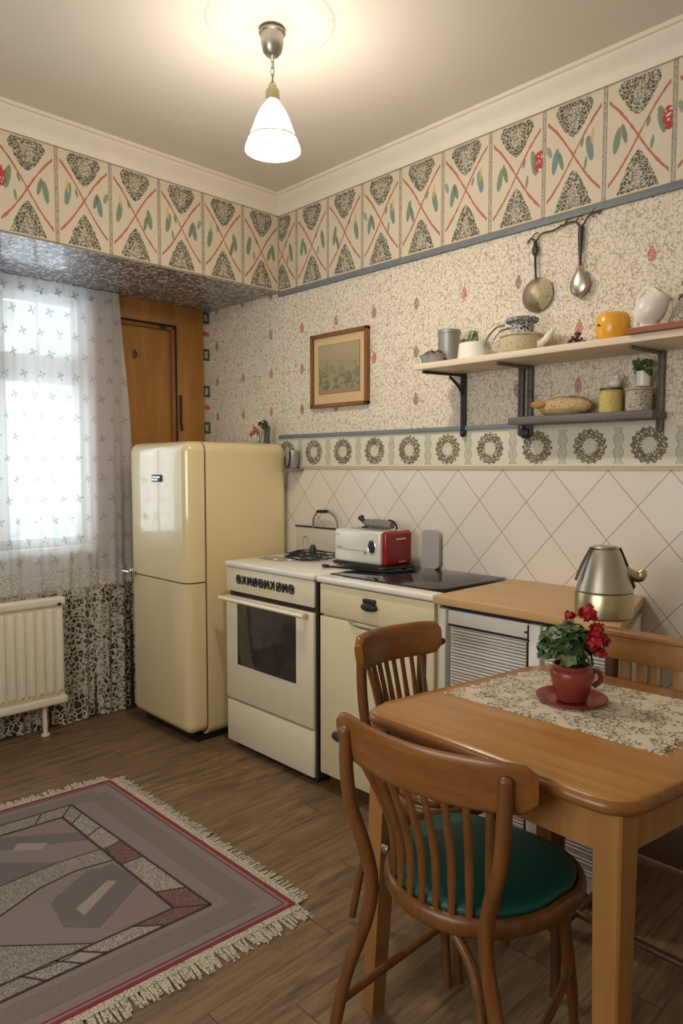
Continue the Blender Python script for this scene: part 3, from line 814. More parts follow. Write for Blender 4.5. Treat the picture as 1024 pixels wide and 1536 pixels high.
b = BM(); tube(b, smooth_path([(.90, -.155, 1.077), (.93, -.155, 1.07), (.945, -.155, 1.048), (.94, -.155, 1.040)], 5), .004, 8); wpart('gadget_strap', b, 'black', gd); b = BM(); tube(b, [(.77, -.18, 1.041), (.77, -.13, 1.041)], .004, 8); wpart('gadget_foot', b, 'black', gd)
b = BM()
tube(b, smooth_path([(.70, -.33, .8795), (.74, -.315, .8795), (.84, -.295, .8795), (.95, -.275, .8795), (1.01, -.21, .8795), (1.005, -.12, .8795), (.985, -.09, .884), (.995, -.16, .889), (.97, -.26, .889), (.88, -.285, .888), (.78, -.30, .8845)], 6), .0048, 8)
box(b, .685, .715, -.340, -.320, .8745, .889, .004)
one('power_cord', 'black power cord looped on the hob around the toaster foot', 'cord', b, 'cord', (.85, -.25, .875))
b = BM(); box(b, .975, 1.065, -.030, -.014, .8745, 1.035, .02, 4, pick=lambda c, d: abs(d.y) > .9)
one('grey_slab', 'small pale grey rounded slab against the tiles behind the toaster', 'board', b, plain('pale_grey_slab', (.42, .40, .37), .5), (1.02, -.022, .8745))  # plain grey rounded slab upright behind the toaster

# ------------------------------------------------------------------ kettle
kt = thing('kettle', 'tapered steel kettle on the right end of the wooden worktop', 'kettle', (1.955, -.405, .8715))
kx, ky = 1.955, -.405
b = BM(); lathe(b, [(.076, .872), (.080, .876), (.081, .935), (.078, .943), (.0, .943)], (kx, ky, 0), 40); wpart('kettle_base', b, 'brass_steel', kt, label='squat brassy base')
b = BM(); lathe(b, [(.0, .944), (.077, .944), (.079, .948), (.073, .966), (.060, 1.010), (.045, 1.050), (.038, 1.064), (.0, 1.064)], (kx, ky, 0), 40); wpart('kettle_body', b, 'silver_matte', kt)
b = BM(); lathe(b, [(.0, 1.064), (.037, 1.064), (.038, 1.069), (.034, 1.073), (0, 1.074)], (kx, ky, 0), 32); wpart('kettle_lid', b, 'nickel', kt)
rd = Vector((.698, .716, 0))
def kp(s, z): v = Vector((kx, ky, 0)) + rd * s; return (v.x, v.y, z)
b = BM(); tube(b, [kp(-.040, 1.070), kp(-.066, 1.020), kp(-.083, .975)], .006, 8, flat=.6); wpart('handle_bar', b, 'dark_iron', kt); b = BM(); tube(b, [kp(.042, 1.068), kp(.063, 1.020), kp(.084, .960)], .0062, 8, flat=.6); wpart('handle_bar', b, 'dark_iron', kt)
b = BM(); tube(b, smooth_path([kp(.055, 1.0), kp(.085, .985), kp(.100, .982), kp(.112, 1.005)], 5), [.020, .018, .013, .015, .010], 12); wpart('spout', b, 'brass_steel', kt)
b = BM(); sphere(b, kp(.078, .958), .011, 1, 1, 1.2); wpart('handle_foot', b, 'black', kt)

# ------------------------------------------------------------------ dining table
tb = thing('dining_table', 'golden brown wooden dining table with rounded corners', 'table', (2.15, -.88, 0))
corners = [(1.767, -1.216), (2.395, -1.245), (2.50, -.575), (1.868, -.566)]
def rounded(cs, r, n=7, inset=0.0):
    out = []; k = len(cs); cen = Vector((sum(c[0] for c in cs) / k, sum(c[1] for c in cs) / k))
    for i in range(k):
        p = Vector(cs[i]); a = (Vector(cs[i-1]) - p).normalized(); c = (Vector(cs[(i+1) % k]) - p).normalized()
        p = p + (a + c) * inset
        A = p + a * r; C = p + c * r
        for j in range(n + 1):
            t = j / n; out.append(tuple((A * (1-t)**2 + p * 2*t*(1-t) + C * t*t)))
    return out
b = BM(); prism(b, rounded(corners, .07), .722, .750, .010, 4); wpart('tabletop', b, 'wood_table', tb, angle=60)
b = BM(); tube(b, [(p[0], p[1], .7335) for p in rounded(corners, .068, inset=.004)], .0115, 12, closed=True, flat=1.12); wpart('table_rim', b, 'wood_rail', tb, label='darker rounded rim', angle=60)
def inset_c(i, d):
    p = Vector(corners[i]); a = (Vector(corners[i-1]) - p).normalized(); c = (Vector(corners[(i+1) % 4]) - p).normalized()
    return p + (a + c) * d
for i in range(4):
    A = inset_c(i, .028); B = inset_c((i+1) % 4, .028); d = (B - A).normalized(); n = Vector((-d.y, d.x))
    b = BM(); A2 = A + d * .03; B2 = B - d * .03
    prism(b, [tuple(A2), tuple(B2), tuple(B2 + n * .018), tuple(A2 + n * .018)], .640, .7225); wpart('apron', b, 'wood_leg', tb)
splay = [(-.045, .02), (.0, .0), (.01, .01), (.0, .01)]
for i in range(4):
    p = inset_c(i, .016); a = (Vector(corners[i-1]) - Vector(corners[i])).normalized(); c = (Vector(corners[(i+1) % 4]) - Vector(corners[i])).normalized()
    b = BM(); rings = []
    for z, w in ((.7222, .050), (.62, .049), (.30, .043), (0.0, .036)):
        k = 1 - z / .72; o = p + Vector(splay[i]) * k
        r = []
        for (u, v) in ((.08, 0), (1, 0), (1, 1), (0, 1), (0, .08)):
            q = o + a * (w * u) + c * (w * v); r.append(b.verts.new((q.x, q.y, z)))
        rings.append(r)
    for A, B in zip(rings, rings[1:]):
        for j in range(5): b.faces.new((A[j], A[(j+1) % 5], B[(j+1) % 5], B[j]))
    b.faces.new(rings[0]); b.faces.new(rings[-1]); wpart('leg', b, 'wood_leg', tb, angle=30)

# runner
b = BM()
rc = [(1.846, -.993), (2.345, -.992), (2.362, -.640), (1.888, -.668)]
def rp(u, v):
    p = [Vector(c) for c in rc]; q = p[0]*(1-u)*(1-v) + p[1]*u*(1-v) + p[2]*u*v + p[3]*(1-u)*v
    return q
NU, NV = 60, 40; G = []; rr = random.Random(2)
for j in range(NV + 1):
    row = []
    for i in range(NU + 1):
        q = rp(i / NU, j / NV); z = .7525 + .0008 * rr.random()
        if i in (0, NU): q.x += rr.uniform(-.006, .010) * (1 if i else -1)
        if j in (0, NV): q.y += rr.uniform(-.003, .003)
        row.append((b.verts.new((q.x, q.y, z + .0015)), b.verts.new((q.x, q.y, .7503))))
    G.append(row)
for j in range(NV):
    for i in range(NU):
        b.faces.new((G[j][i][0], G[j][i+1][0], G[j+1][i+1][0], G[j+1][i][0]))
for i in range(NU):
    b.faces.new((G[0][i][1], G[0][i+1][1], G[0][i+1][0], G[0][i][0])); b.faces.new((G[NV][i][1], G[NV][i+1][1], G[NV][i+1][0], G[NV][i][0]))
for j in range(NV):
    b.faces.new((G[j][0][1], G[j+1][0][1], G[j+1][0][0], G[j][0][0])); b.faces.new((G[j][NU][1], G[j+1][NU][1], G[j+1][NU][0], G[j][NU][0]))
ru = thing('table_runner', 'cream crochet runner with ragged edge lying on the dining table', 'table runner', (2.1, -.83, .7503))
wpart('runner_cloth', b, 'crochet', ru, angle=80)
b = BM()
for j in range(26):
    q = rp(1, j / 25.); L = rr.uniform(.008, .022); prism(b, [(q.x - .002, q.y - .005), (q.x + L, q.y + rr.uniform(-.006, .006)), (q.x - .002, q.y + .005)], .7505, .753)
wpart('runner_tassels', b, 'crochet', ru)

# saucer, pot, geranium
px_, py_ = 2.083, -.832
b = BM(); lathe(b, [(.0, .755), (.050, .755), (.062, .757), (.078, .766), (.081, .766), (.080, .762), (.064, .7545), (.0, .7545)][::-1], (px_, py_, 0), 48, cap=False)
one('saucer', 'red glazed saucer under the geranium pot', 'saucer', b, 'red_plate', (px_, py_, .7545))
pp = thing('geranium_pot', 'potted red geranium in a reddish clay pot on the table', 'potted plant', (px_, py_, .756))
b = BM(); lathe(b, [(.0, .757), (.032, .757), (.035, .762), (.043, .788), (.049, .812), (.0505, .822), (.047, .829), (.042, .833), (.043, .838), (.045, .842), (.040, .842), (.038, .828), (.0, .828)], (px_, py_, 0), 40); pot = wpart('pot', b, 'red_clay', pp)
b = BM(); tube(b, smooth_path([kk for kk in [(px_ + .698*.043, py_ + .716*.043, .825), (px_ + .698*.062, py_ + .716*.062, .822), (px_ + .698*.068, py_ + .716*.068, .803), (px_ + .698*.050, py_ + .716*.050, .787)]], 6), .006, 8); wpart('handle', b, 'red_clay', pot)
b = BM(); lathe(b, [(0, .827), (.038, .827)], (px_, py_, 0), 24, cap=False); wpart('soil', b, 'seam', pp)
rl = random.Random(11)
def leaf(bm, c, nrm, r, ruff=.18):
    nrm = Vector(nrm).normalized(); u = nrm.orthogonal().normalized(); v = nrm.cross(u); c = Vector(c)
    ph = rl.uniform(0, 6); ctr = bm.verts.new(c - nrm * r * .25); ring = []
    N = 15
    for i in range(N):
        a = 2*math.pi*i/N; rad = r * (1 + ruff * math.sin(5 * a + ph)) * (.45 if i == 0 else 1)
        ring.append(bm.verts.new(c + u * rad * math.cos(a) + v * rad * math.sin(a) + nrm * r * (.12 * math.sin(4*a + ph) + rl.uniform(-.05, .05))))
    for i in range(N): bm.faces.new((ctr, ring[i], ring[(i+1) % N]))
rgt = Vector((.698, .716, 0)); tow = Vector((.716, -.698, 0))
def loc(s, f, z): q = Vector((px_, py_, 0)) + rgt * s + tow * f; return Vector((q.x, q.y, z))
fol = [BM(), BM()]
for k in range(150):
    a = rl.uniform(0, 6.283); el = rl.uniform(-.35, 1.3); rad = rl.uniform(.6, 1) 
    s = -.018 + .066 * rad * math.cos(a) * math.cos(el) ; f = .052 * rad * math.sin(a) * math.cos(el); z = .880 + .060 * rad * math.sin(el)
    c = loc(s, f, z); n = (c - loc(-.015, 0, .865)).normalized() + Vector((rl.uniform(-.4, .4), rl.uniform(-.4, .4), rl.uniform(0, .6)))
    leaf(fol[0 if (rl.random() < .72) else 1], c, n, rl.uniform(.012, .022))
wpart('foliage', fol[0], 'leaf', pp, angle=180); wpart('pale_foliage', fol[1], 'leaf_pale', pp, label='greyish drying leaves', angle=180)
b = BM()
for k in range(14):
    a = k * .45; e = loc(.045 * math.cos(a) - .01, .035 * math.sin(a), .88); tube(b, smooth_path([loc(.01 * math.cos(a), .01 * math.sin(a), .827), (loc(.02 * math.cos(a), .02 * math.sin(a), .85)), e], 4), .0018, 5)
wpart('stem', b, 'leaf', pp)
for s, f, z, r in ((-.012, .015, .957, .015), (.030, .01, .962, .024), (.052, .01, .925, .019), (.035, .045, .905, .024), (.058, .035, .905, .018), (.050, .04, .878, .016)):
    b = BM()
    for k in range(26):
        d = Vector((rl.gauss(0, 1), rl.gauss(0, 1), rl.gauss(0, 1) * .7)).normalized(); c = loc(s, f, z) + d * r * rl.uniform(.55, 1)
        leaf(b, c, d, r * .36, .25)
    sphere(b, loc(s, f, z), r * .6, sub=1)
    fl_ = wpart('flower_head', b, 'petal', pp, angle=180)

# ------------------------------------------------------------------ chairs
def bentwood_chair(label, loc_, rz, hw=.19, a=.205, rz_top=.785, seatmat='green_seat', bolt='nickel', group=None, foot=.025):
    t = thing('dining_chair', label, 'chair', loc_, rz, group)
    zs = .44
    def outline(k, z, n=44):
        o = []
        for i in range(n):
            th = 2*math.pi*i/n; c, s = math.cos(th), math.sin(th)
            e = .72 if s > 0 else .95
            x = math.copysign(abs(c) ** e, c) * hw * (1.0 + .06 * (1 if s > 0 else s)); y = math.copysign(abs(s) ** e, s) * hw * (.98 if s > 0 else 1.02)
            o.append((x * k, y * k, z))
        return o
    b = BM(); prev = None
    for k, z in ((.93, zs + .002), (.955, zs + .004), (.96, zs + .012), (.93, zs + .019), (.75, zs + .024), (.45, zs + .026), (.1, zs + .027)):
        r = [b.verts.new(p) for p in outline(k, z)]
        if prev:
            for i in range(44): b.faces.new((prev[i], prev[(i+1) % 44], r[(i+1) % 44], r[i]))
        else: b.faces.new(r[::-1])
        prev = r
    b.faces.new(prev); obj('seat', b, seatmat, t, 60)
    b = BM(); tube(b, outline(1.0, zs - .012), .012, 10, closed=True, flat=1.7); prism(b, [p[:2] for p in outline(.96, 0)], zs - .012, zs + .001); obj('seat_frame', b, 'wood_chair', t, 60)
    yr = -hw * 1.0
    bul = .055
    def rail_y(s): return yr - bul * (1 - s * s)
    # rear legs run up as back posts
    for sx in (-1, 1):
        b = BM()
        tube(b, smooth_path([(sx * (hw + foot), -hw - .04 - foot, 0), (sx * (hw - .030 + foot), -hw - .010 - foot, .22), (sx * (hw - .058), -hw - .010, zs - .01), (sx * (a - .042), rail_y(.80) - .014, .62), (sx * (a - .034), rail_y(.83) - .021, rz_top - .025)], 6), [.0125, .0135, .0145, .015, .0145, .0135], 12)
        sphere(b, (sx * (a - .034), rail_y(.83) - .021, rz_top - .025), .0140, 1, 1, .7)
        obj('leg', b, 'wood_chair', t, 60)
        b = BM(); tube(b, smooth_path([(sx * (hw * .80), hw * .95, 0), (sx * (hw * .76), hw * .78, .22), (sx * (hw * .66), hw * .66, zs - .03)], 6), [.011, .014, .016], 12); obj('leg', b, 'wood_chair', t, 60)
        b = BM(); tube(b, [(sx * (hw - .022 + foot), -hw - .018 - foot, .175), (sx * (hw * .77), hw * .82, .19)], .0095, 10); obj('stretcher', b, 'wood_chair', t, 60)
        if sx > 0: b = BM(); tube(b, smooth_path([(hw - .005, -hw - .055, .02), (hw - .035, -hw - .040, .18), (hw * .55, -hw * .98, .34), (hw * .20, -hw * .90, .410), (hw * .05, -hw * .88, .425)], 6), .0105, 10); obj('bentwood_brace', b, 'wood_chair', t, 60)
    # curved top rail
    b = BM(); N = 24; rings = []
    for i in range(N + 1):
        s = -1 + 2 * i / N; x = a * 1.04 * s; y = rail_y(s); hh = .050 * (1 - .20 * abs(s) ** 8); zc = rz_top - .048 + .006 * (s * s)
        dd_ = Vector((a, 2 * bul * s, 0)).normalized(); nn = Vector((-dd_.y, dd_.x, 0))
        end = 1 - .35 * max(0, (abs(s) - .93) / .07) ** 2
        ring = []
        for j in range(16):
            th = 2*math.pi*j/16; c, s_ = math.cos(th), math.sin(th)
            cc = math.copysign(abs(c) ** .6, c) * .0115; ss = math.copysign(abs(s_) ** .5, s_) * hh * end
            ring.append(b.verts.new(Vector((x, y, zc + ss)) + nn * (cc + .12 * -ss)))
        rings.append(ring)
    for A, B in zip(rings, rings[1:]):
        for j in range(16): b.faces.new((A[j], A[(j+1) % 16], B[(j+1) % 16], B[j]))
    b.faces.new(rings[0]); b.faces.new(rings[-1][::-1]); obj('back_rail', b, 'wood_rail', t, 50)
    for i in range(8):
        s = -.74 + 1.48 * i / 7; xt = a * .92 * s; xb = hw * .80 * s
        yb = -hw * 1.0 * math.sqrt(max(.05, 1 - (xb / hw) ** 2))
        b = BM(); tube(b, smooth_path([(xb, yb, zs + .004), (xb * 1.02, yb + .004 - .01, .56), (xt, rail_y(s * .95), rz_top - .082)], 5), [.0080, .0098, .0085], 8, flat=.6, up=(0, 1, 0)); obj('spindle', b, 'wood_chair', t, 60)
    b = BM(); lathe(b, [(0, 0), (.011, 0), (.012, .014), (.008, .020), (0, .021)], (-hw * .99, -hw * .34, zs - .005), 12, axis=Matrix.Rotation(-math.pi/2, 4, 'Y')); obj('frame_bolt', b, bolt, t)
    b = BM(); lathe(b, [(0, -.014), (.010, -.014), (.012, .002), (.008, .014), (0, .015)], (-a * 1.06, rail_y(1) - .004, rz_top - .06), 12, axis=Matrix.Rotation(-math.pi/2, 4, 'Y')); obj('rail_knob', b, 'dark_iron', t)
    return t
chA = bentwood_chair('bentwood chair with green seat at the near side of the table', (2.020, -1.112, 0), math.radians(5), a=.215, group=None)
chB = bentwood_chair('smaller wooden spindle back chair tucked under the left table edge by the cabinet', (1.712, -.850, 0), math.radians(-94), hw=.145, a=.158, rz_top=.835, seatmat='wood_chair', group=None, foot=-.03)
# slat back chair on the far side
sc_ = thing('dining_chair', 'flat slat back wooden chair on the far side behind the red geranium', 'chair', (2.25, -.70, 0))
b = BM(); box(b, 2.015, 2.50, -.560, -.520, .855, .872, .005, 3); box(b, 2.025, 2.49, -.556, -.528, .795, .856, .003); wpart('back_rail', b, 'wood_leg', sc_)
b = BM(); box(b, 2.03, 2.485, -.554, -.530, .56, .60, .003); wpart('lower_rail', b, 'wood_leg', sc_)
for i, x in enumerate((2.068, 2.112, 2.152, 2.205, 2.26, 2.315, 2.37, 2.42)):
    b = BM(); box(b, x, x + (.030 if i != 2 else .022), -.548, -.536, .60, .80, .002); wpart('slat', b, 'wood_leg', sc_)
for x in (2.03, 2.455):
    b = BM(); tube(b, [(x + .015, -.540, 0), (x + .015, -.540, .80)], .016, 12, power=.6); wpart('leg', b, 'wood_dark', sc_)
    b = BM(); tube(b, [(x + .02, -.82, 0), (x + .02, -.82, .43)], [.011, .015], 12, power=.6); wpart('leg', b, 'wood_dark', sc_)
    b = BM(); tube(b, [(x + .015, -.54, .17), (x + .02, -.82, .17)], .009, 8); wpart('stretcher', b, 'wood_dark', sc_)
b = BM(); tube(b, [(2.05, -.72, .17), (2.47, -.72, .17)], .009, 8); wpart('stretcher', b, 'wood_dark', sc_)
b = BM(); box(b, 2.04, 2.48, -.84, -.532, .43, .455, .008, 2); wpart('seat', b, 'wood_dark', sc_)

# ------------------------------------------------------------------ rug
rg_ = thing('rug', 'mauve patterned rug with red lines and cream fringe on the floor', 'rug', (.7, -1.9, 0))
# body corners: far left, far right, near right, near left
RC = [(.165, -1.050), (1.335, -1.040), (1.215, -3.05), (-.020, -3.05)]
b = BM(); prism(b, RC[::-1], .0005, .0085, .002, 1); wpart('rug_pile', b, 'rug_field', rg_)
def poly(bm, pts, z, mi=0):
    lo = [bm.verts.new((x, y, .008)) for x, y in pts]; hi = [bm.verts.new((x, y, z)) for x, y in pts]; n = len(pts)
    f = bm.faces.new(hi); f.material_index = mi
    for i in range(n): g = bm.faces.new((lo[i], lo[(i+1) % n], hi[(i+1) % n], hi[i])); g.material_index = mi
def line(bm, p, q, w, z, mi):
    p = Vector(p); q = Vector(q); d = (q - p).normalized(); n = Vector((-d.y, d.x)) * w / 2
    poly(bm, [tuple(p - n), tuple(q - n), tuple(q + n), tuple(p + n)], z, mi)
def lerp(p, q, t): return (p[0] + (q[0] - p[0]) * t, p[1] + (q[1] - p[1]) * t)
FL, FR_, NR, NL = [Vector(c) for c in RC]
def rug(u, v):   # u across (0 left .. 1 right), v away from far edge towards the near edge, both in metres-like fractions
    return tuple((FL * (1-u) + FR_ * u) * (1-v) + (NL * (1-u) + NR * u) * v)
b = BM()
def ring_lines(i, w, z, mi):
    k = .00; c = [rug(i/1.2, i/2.0), rug(1 - i/1.2, i/2.0), rug(1 - i/1.2, 1 - i/2.0), rug(i/1.2, 1 - i/2.0)]
    for j in range(4): line(b, c[j], c[(j+1) % 4], w, z + .00015 * j, mi)
ring_lines(.007, .013, .0094, 0); ring_lines(.026, .004, .0094, 0)
wpart('red_border', b, 'rug_red', rg_)
b = BM(); ring_lines(.098, .075, .0090, 0); wpart('umber_border', b, 'rug_shade', rg_)
# inner frame and central figures
b = BM()
mats = ['rug_speck', 'rug_tile', 'rug_wine', 'rug_dark', 'rug_pale', 'rug_pink', 'rug_line']
FRM = [(.268, -1.258), (1.162, -1.225), (1.075, -2.80), (.13, -2.80)]      # outer boundary
FRI = [(.340, -1.322), (1.100, -1.311), (1.02, -2.73), (.20, -2.73)]       # inner boundary
for side in range(4):
    o0, o1 = FRM[side], FRM[(side+1) % 4]; i0, i1 = FRI[side], FRI[(side+1) % 4]
    cuts = {0: [0, .10, .26, .42, .58, .86, 1], 1: [0, .09, .20, .24, .30, .45, .60, .74, .88, 1], 2: [0, .25, .5, .75, 1], 3: [0, .2, .4, .6, .8, .93, 1]}[side]
    kinds = {0: [0, 1, 1, 2, 1, 2], 1: [2, 1, 4, 1, 0, 1, 4, 1, 0], 2: [0, 1, 0, 1], 3: [0, 1, 0, 1, 0, 0]}[side]
    for c0, c1, k in zip(cuts, cuts[1:], kinds):
        q = [lerp(o0, o1, c0), lerp(o0, o1, c1), lerp(i0, i1, c1), lerp(i0, i1, c0)]
        poly(b, q, .0098, k)
        line(b, q[0], q[3], .006, .0104, 6)
    line(b, o0, o1, .008, .0104, 6); line(b, i0, i1, .008, .0104, 6)
wpart('frame_pattern', b, mats, rg_)
b = BM()
FIG = [
    ('rug_dark', [(0.237, -1.669), (0.488, -1.323), (0.558, -1.324), (0.340, -1.698)]),
    ('rug_pale', [(0.451, -1.535), (0.412, -1.509), (0.482, -1.431), (0.511, -1.465)]),
    ('rug_pink', [(0.486, -1.427), (0.547, -1.349), (0.608, -1.335), (0.557, -1.405)]),
    ('rug_pink', [(0.336, -1.472), (0.370, -1.326), (0.484, -1.327), (0.334, -1.517)]),
    ('rug_speck', [(0.634, -1.778), (0.632, -1.638), (0.626, -1.461), (0.648, -1.303), (0.737, -1.319), (0.712, -1.433), (0.726, -1.554), (0.785, -1.690), (0.839, -1.835)]),
    ('rug_dark', [(0.395, -1.713), (0.497, -1.593), (0.624, -1.455), (0.623, -1.635), (0.616, -1.773)]),
    ('rug_dark', [(0.829, -1.560), (0.809, -1.542), (0.736, -1.408), (0.753, -1.374), (0.754, -1.329), (0.837, -1.320), (0.911, -1.314), (1.031, -1.506), (0.961, -1.578)]),
    ('rug_pink', [(0.930, -1.313), (1.099, -1.323), (1.073, -1.468), (1.044, -1.498)]),
    ('rug_pale', [(0.904, -1.519), (0.834, -1.386), (0.857, -1.367), (0.951, -1.514)]),
    ('rug_speck', [(0.808, -1.866), (0.919, -1.734), (1.086, -1.547), (1.094, -1.628), (1.075, -1.755), (1.042, -1.926)]),
]
for m_, pts in FIG:
    poly(b, pts, .0092 + .0002 * (m_ != 'rug_pink') + .0003 * (m_ == 'rug_pale'), mats.index(m_))
wpart('figure_pattern', b, mats, rg_); b = BM()
# the same figures again, turned, for the half of the rug away from the camera
for m_, pts in FIG:
    poly(b, [(1.25 - x, -4.06 - y) for x, y in pts], .0092 + .0002 * (m_ != 'rug_pink') + .0003 * (m_ == 'rug_pale'), mats.index(m_))
wpart('figure_pattern', b, mats, rg_); b = BM()
for m_, pts in FIG:
    if m_ == 'rug_speck':
        for i in range(len(pts)): line(b, pts[i], pts[(i+1) % len(pts)], .005, .0100, 6)
wpart('figure_outline', b, mats, rg_)
b = BM(); rf = random.Random(8)
def strands(p, q, L, n, per=1):
    p = Vector(p); q = Vector(q); d = (q - p).normalized(); nn = Vector((-d.y, d.x))
    for i in range(n):
        t0 = i / n; c = p + (q - p) * t0; l = L * rf.uniform(.72, 1.05); w = (q - p).length / n * 1.15; sk = rf.uniform(-.012, .012)
        z = rf.uniform(.003, .007)
        a = [c - d * w * .5, c + d * w * .5, c + d * (sk + w * .4) + nn * l, c + d * (sk - w * .4) + nn * l]
        hi = [b.verts.new((a[0].x, a[0].y, .0075)), b.verts.new((a[1].x, a[1].y, .0075)), b.verts.new((a[2].x, a[2].y, z)), b.verts.new((a[3].x, a[3].y, z))]
        lo = [b.verts.new((v.co.x, v.co.y, .001)) for v in hi]
        b.faces.new(hi)
        for k in range(4): b.faces.new((lo[k], lo[(k+1) % 4], hi[(k+1) % 4], hi[k]))
strands(RC[0], RC[1], .062, 190); strands(RC[1], RC[2], .080, 300); strands(RC[2], RC[3], .062, 100); strands(RC[3], RC[0], .070, 200)
e = .022
for p, q in ((RC[0], RC[1]), (RC[1], RC[2]), (RC[2], RC[3]), (RC[3], RC[0])):
    line(b, p, q, .05, .0080, 0)
wpart('fringe', b, 'fringe', rg_, angle=20)

# ------------------------------------------------------------------ wall shelf
ws = thing('wall_shelf', 'long pale wooden wall shelf on dark iron brackets', 'shelf', (1.6, -.1, 1.42))
b = BM(); prism(b, [(1.085, -.225), (2.16, -.235), (2.16, -.001), (1.175, -.001)], 1.671, 1.694, .003, 2); wpart('shelf_board', b, 'shelf_pale', ws)
b = BM()
box(b, 1.155, 1.178, -.014, -.001, 1.425, 1.671, .002); tube(b, [(1.166, -.010, 1.664), (1.118, -.205, 1.664)], .006, 8); tube(b, smooth_path([(1.166, -.012, 1.585), (1.160, -.035, 1.62), (1.148, -.075, 1.655)], 5), .006, 8)
sphere(b, (1.166, -.012, 1.63), .014); sphere(b, (1.166, -.012, 1.43), .012)
wpart('bracket', b, 'dark_iron', ws)
for x in (1.432, 1.468, 1.942):
    b = BM(); box(b, x - .011, x + .011, -.020, -.001, 1.415, 1.671, .003); tube(b, [(x - .004, -.022, 1.42), (x - .004, -.022, 1.67)], .004, 6)
    if x > 1.44: tube(b, [(x, -.012, 1.664), (x - .02, -.20, 1.664)], .006, 8)
    wpart('upright', b, 'shelf_grey', ws)
b = BM(); box(b, 1.44, 1.96, -.115, -.001, 1.452, 1.478, .004, 2); wpart('lower_board', b, 'shelf_grey', ws, label='weathered dark lower board')
b = BM(); sphere(b, (1.455, -.02, 1.425), .022, 1, .6, 1); wpart('finial', b, 'dark_iron', ws)
b = BM(); prism(b, [(1.925, -.247), (2.52, -.255), (2.52, -.003), (1.995, -.003)], 1.6945, 1.712, .003, 2)
one('corner_board', 'red brown wooden board lying on the right end of the pale shelf', 'board', b, 'shelf_red', (2.1, -.1, 1.6945))
SZ = 1.6945
def pot_at(name, label, cat, x, y, z, prof, mat, seg=32, **kw):
    t = thing(name, label, cat, (x, y, z)); b = BM(); lathe(b, [(r, z + h) for r, h in prof], (x, y, 0), seg, cap=False, **kw); return t, wpart('body', b, mat, t)
# items on top
t, _ = pot_at('tin_canister', 'grey tin canister at the left end of the wall shelf', 'canister', 1.150, -.085, SZ, [(0, 0), (.043, 0), (.043, .125), (.0455, .126), (.0455, .137), (.043, .139), (.040, .132), (0, .130)], 'grey_tin')
t, _ = pot_at('dish', 'small oval grey dish holding dark fruit before the tin canister', 'dish', 1.136, -.170, SZ, [(0, 0), (.040, 0), (.045, .012), (.052, .032), (.056, .034), (.052, .036), (.040, .020), (0, .018)], 'grey_tin', sy=.8)
for i, (dx_, dy_, r) in enumerate(((-.024, 0, .016), (.004, -.012, .017), (.024, .006, .019))):
    b = BM(); sphere(b, (1.136 + dx_, -.170 + dy_, SZ + .037), r, 1.1, 1, .9); tube(b, [(1.136 + dx_, -.17 + dy_, SZ + .037 + r * .8), (1.138 + dx_, -.17 + dy_, SZ + .04 + r)], .0015, 5)
    one('plum', ('leftmost', 'middle', 'rightmost')[i] + ' dark purple plum in the small grey dish', 'fruit', b, plain('plum_skin', (.10, .035, .045), .35, 0, .5, 50) if i == 0 else bpy.data.materials['plum_skin'], (1.136 + dx_, -.170 + dy_, SZ + .02), group='plums in the grey dish')
t, _ = pot_at('succulent_pot', 'wide white pot with a small green sprig, second from the shelf left end', 'potted plant', 1.300, -.125, SZ, [(0, 0), (.066, 0), (.060, .050), (.058, .064), (.054, .064), (.052, .052), (0, .050)], 'ceramic')
b = BM()
for k in range(26):
    a = rl.uniform(0, 6.28); h = rl.uniform(.01, .055); leaf(b, (1.285 + .016 * math.cos(a), -.12 + .014 * math.sin(a), SZ + .055 + h), (math.cos(a), math.sin(a) - .4, .3), .012 * (1.3 - h * 8))
tube(b, [(1.285, -.12, SZ + .048), (1.285, -.12, SZ + .115)], .004, 6)
wpart('leaf_sprig', b, 'leaf_pale', t, angle=180)
# teapot
t = thing('teapot', 'squat cream teapot with black and white patterned top on the shelf', 'teapot', (1.50, -.125, SZ))
tx, ty = 1.50, -.125
b = BM(); lathe(b, [(0, SZ), (.058, SZ), (.070, SZ + .018), (.074, SZ + .045), (.070, SZ + .060), (.076, SZ + .063), (.074, SZ + .068), (.0, SZ + .068)], (tx, ty, 0), 36); wpart('body', b, 'straw', t)
b = BM(); lathe(b, [(0, SZ + .068), (.040, SZ + .068), (.040, SZ + .112), (.056, SZ + .114), (.058, SZ + .124), (.050, SZ + .128), (.0, SZ + .129)], (tx, ty, 0), 32); wpart('lid', b, 'black_white', t)
b = BM(); tube(b, smooth_path([(tx - .060, ty - .02, SZ + .110), (tx - .090, ty - .03, SZ + .105), (tx - .120, ty - .04, SZ + .070), (tx - .125, ty - .04, SZ + .035), (tx - .085, ty - .025, SZ + .010)], 6), .006, 8)
tube(b, smooth_path([(tx - .045, ty, SZ + .10), (tx - .080, ty - .02, SZ + .090), (tx - .100, ty - .03, SZ + .06)], 5), .004, 6); wpart('handle', b, 'grey_tin', t)
b = BM(); tube(b, smooth_path([(tx + .065, ty, SZ + .03), (tx + .095, ty, SZ + .045), (tx + .115, ty + .01, SZ + .075)], 5), [.018, .012, .008], 10); wpart('spout', b, 'ceramic', t)
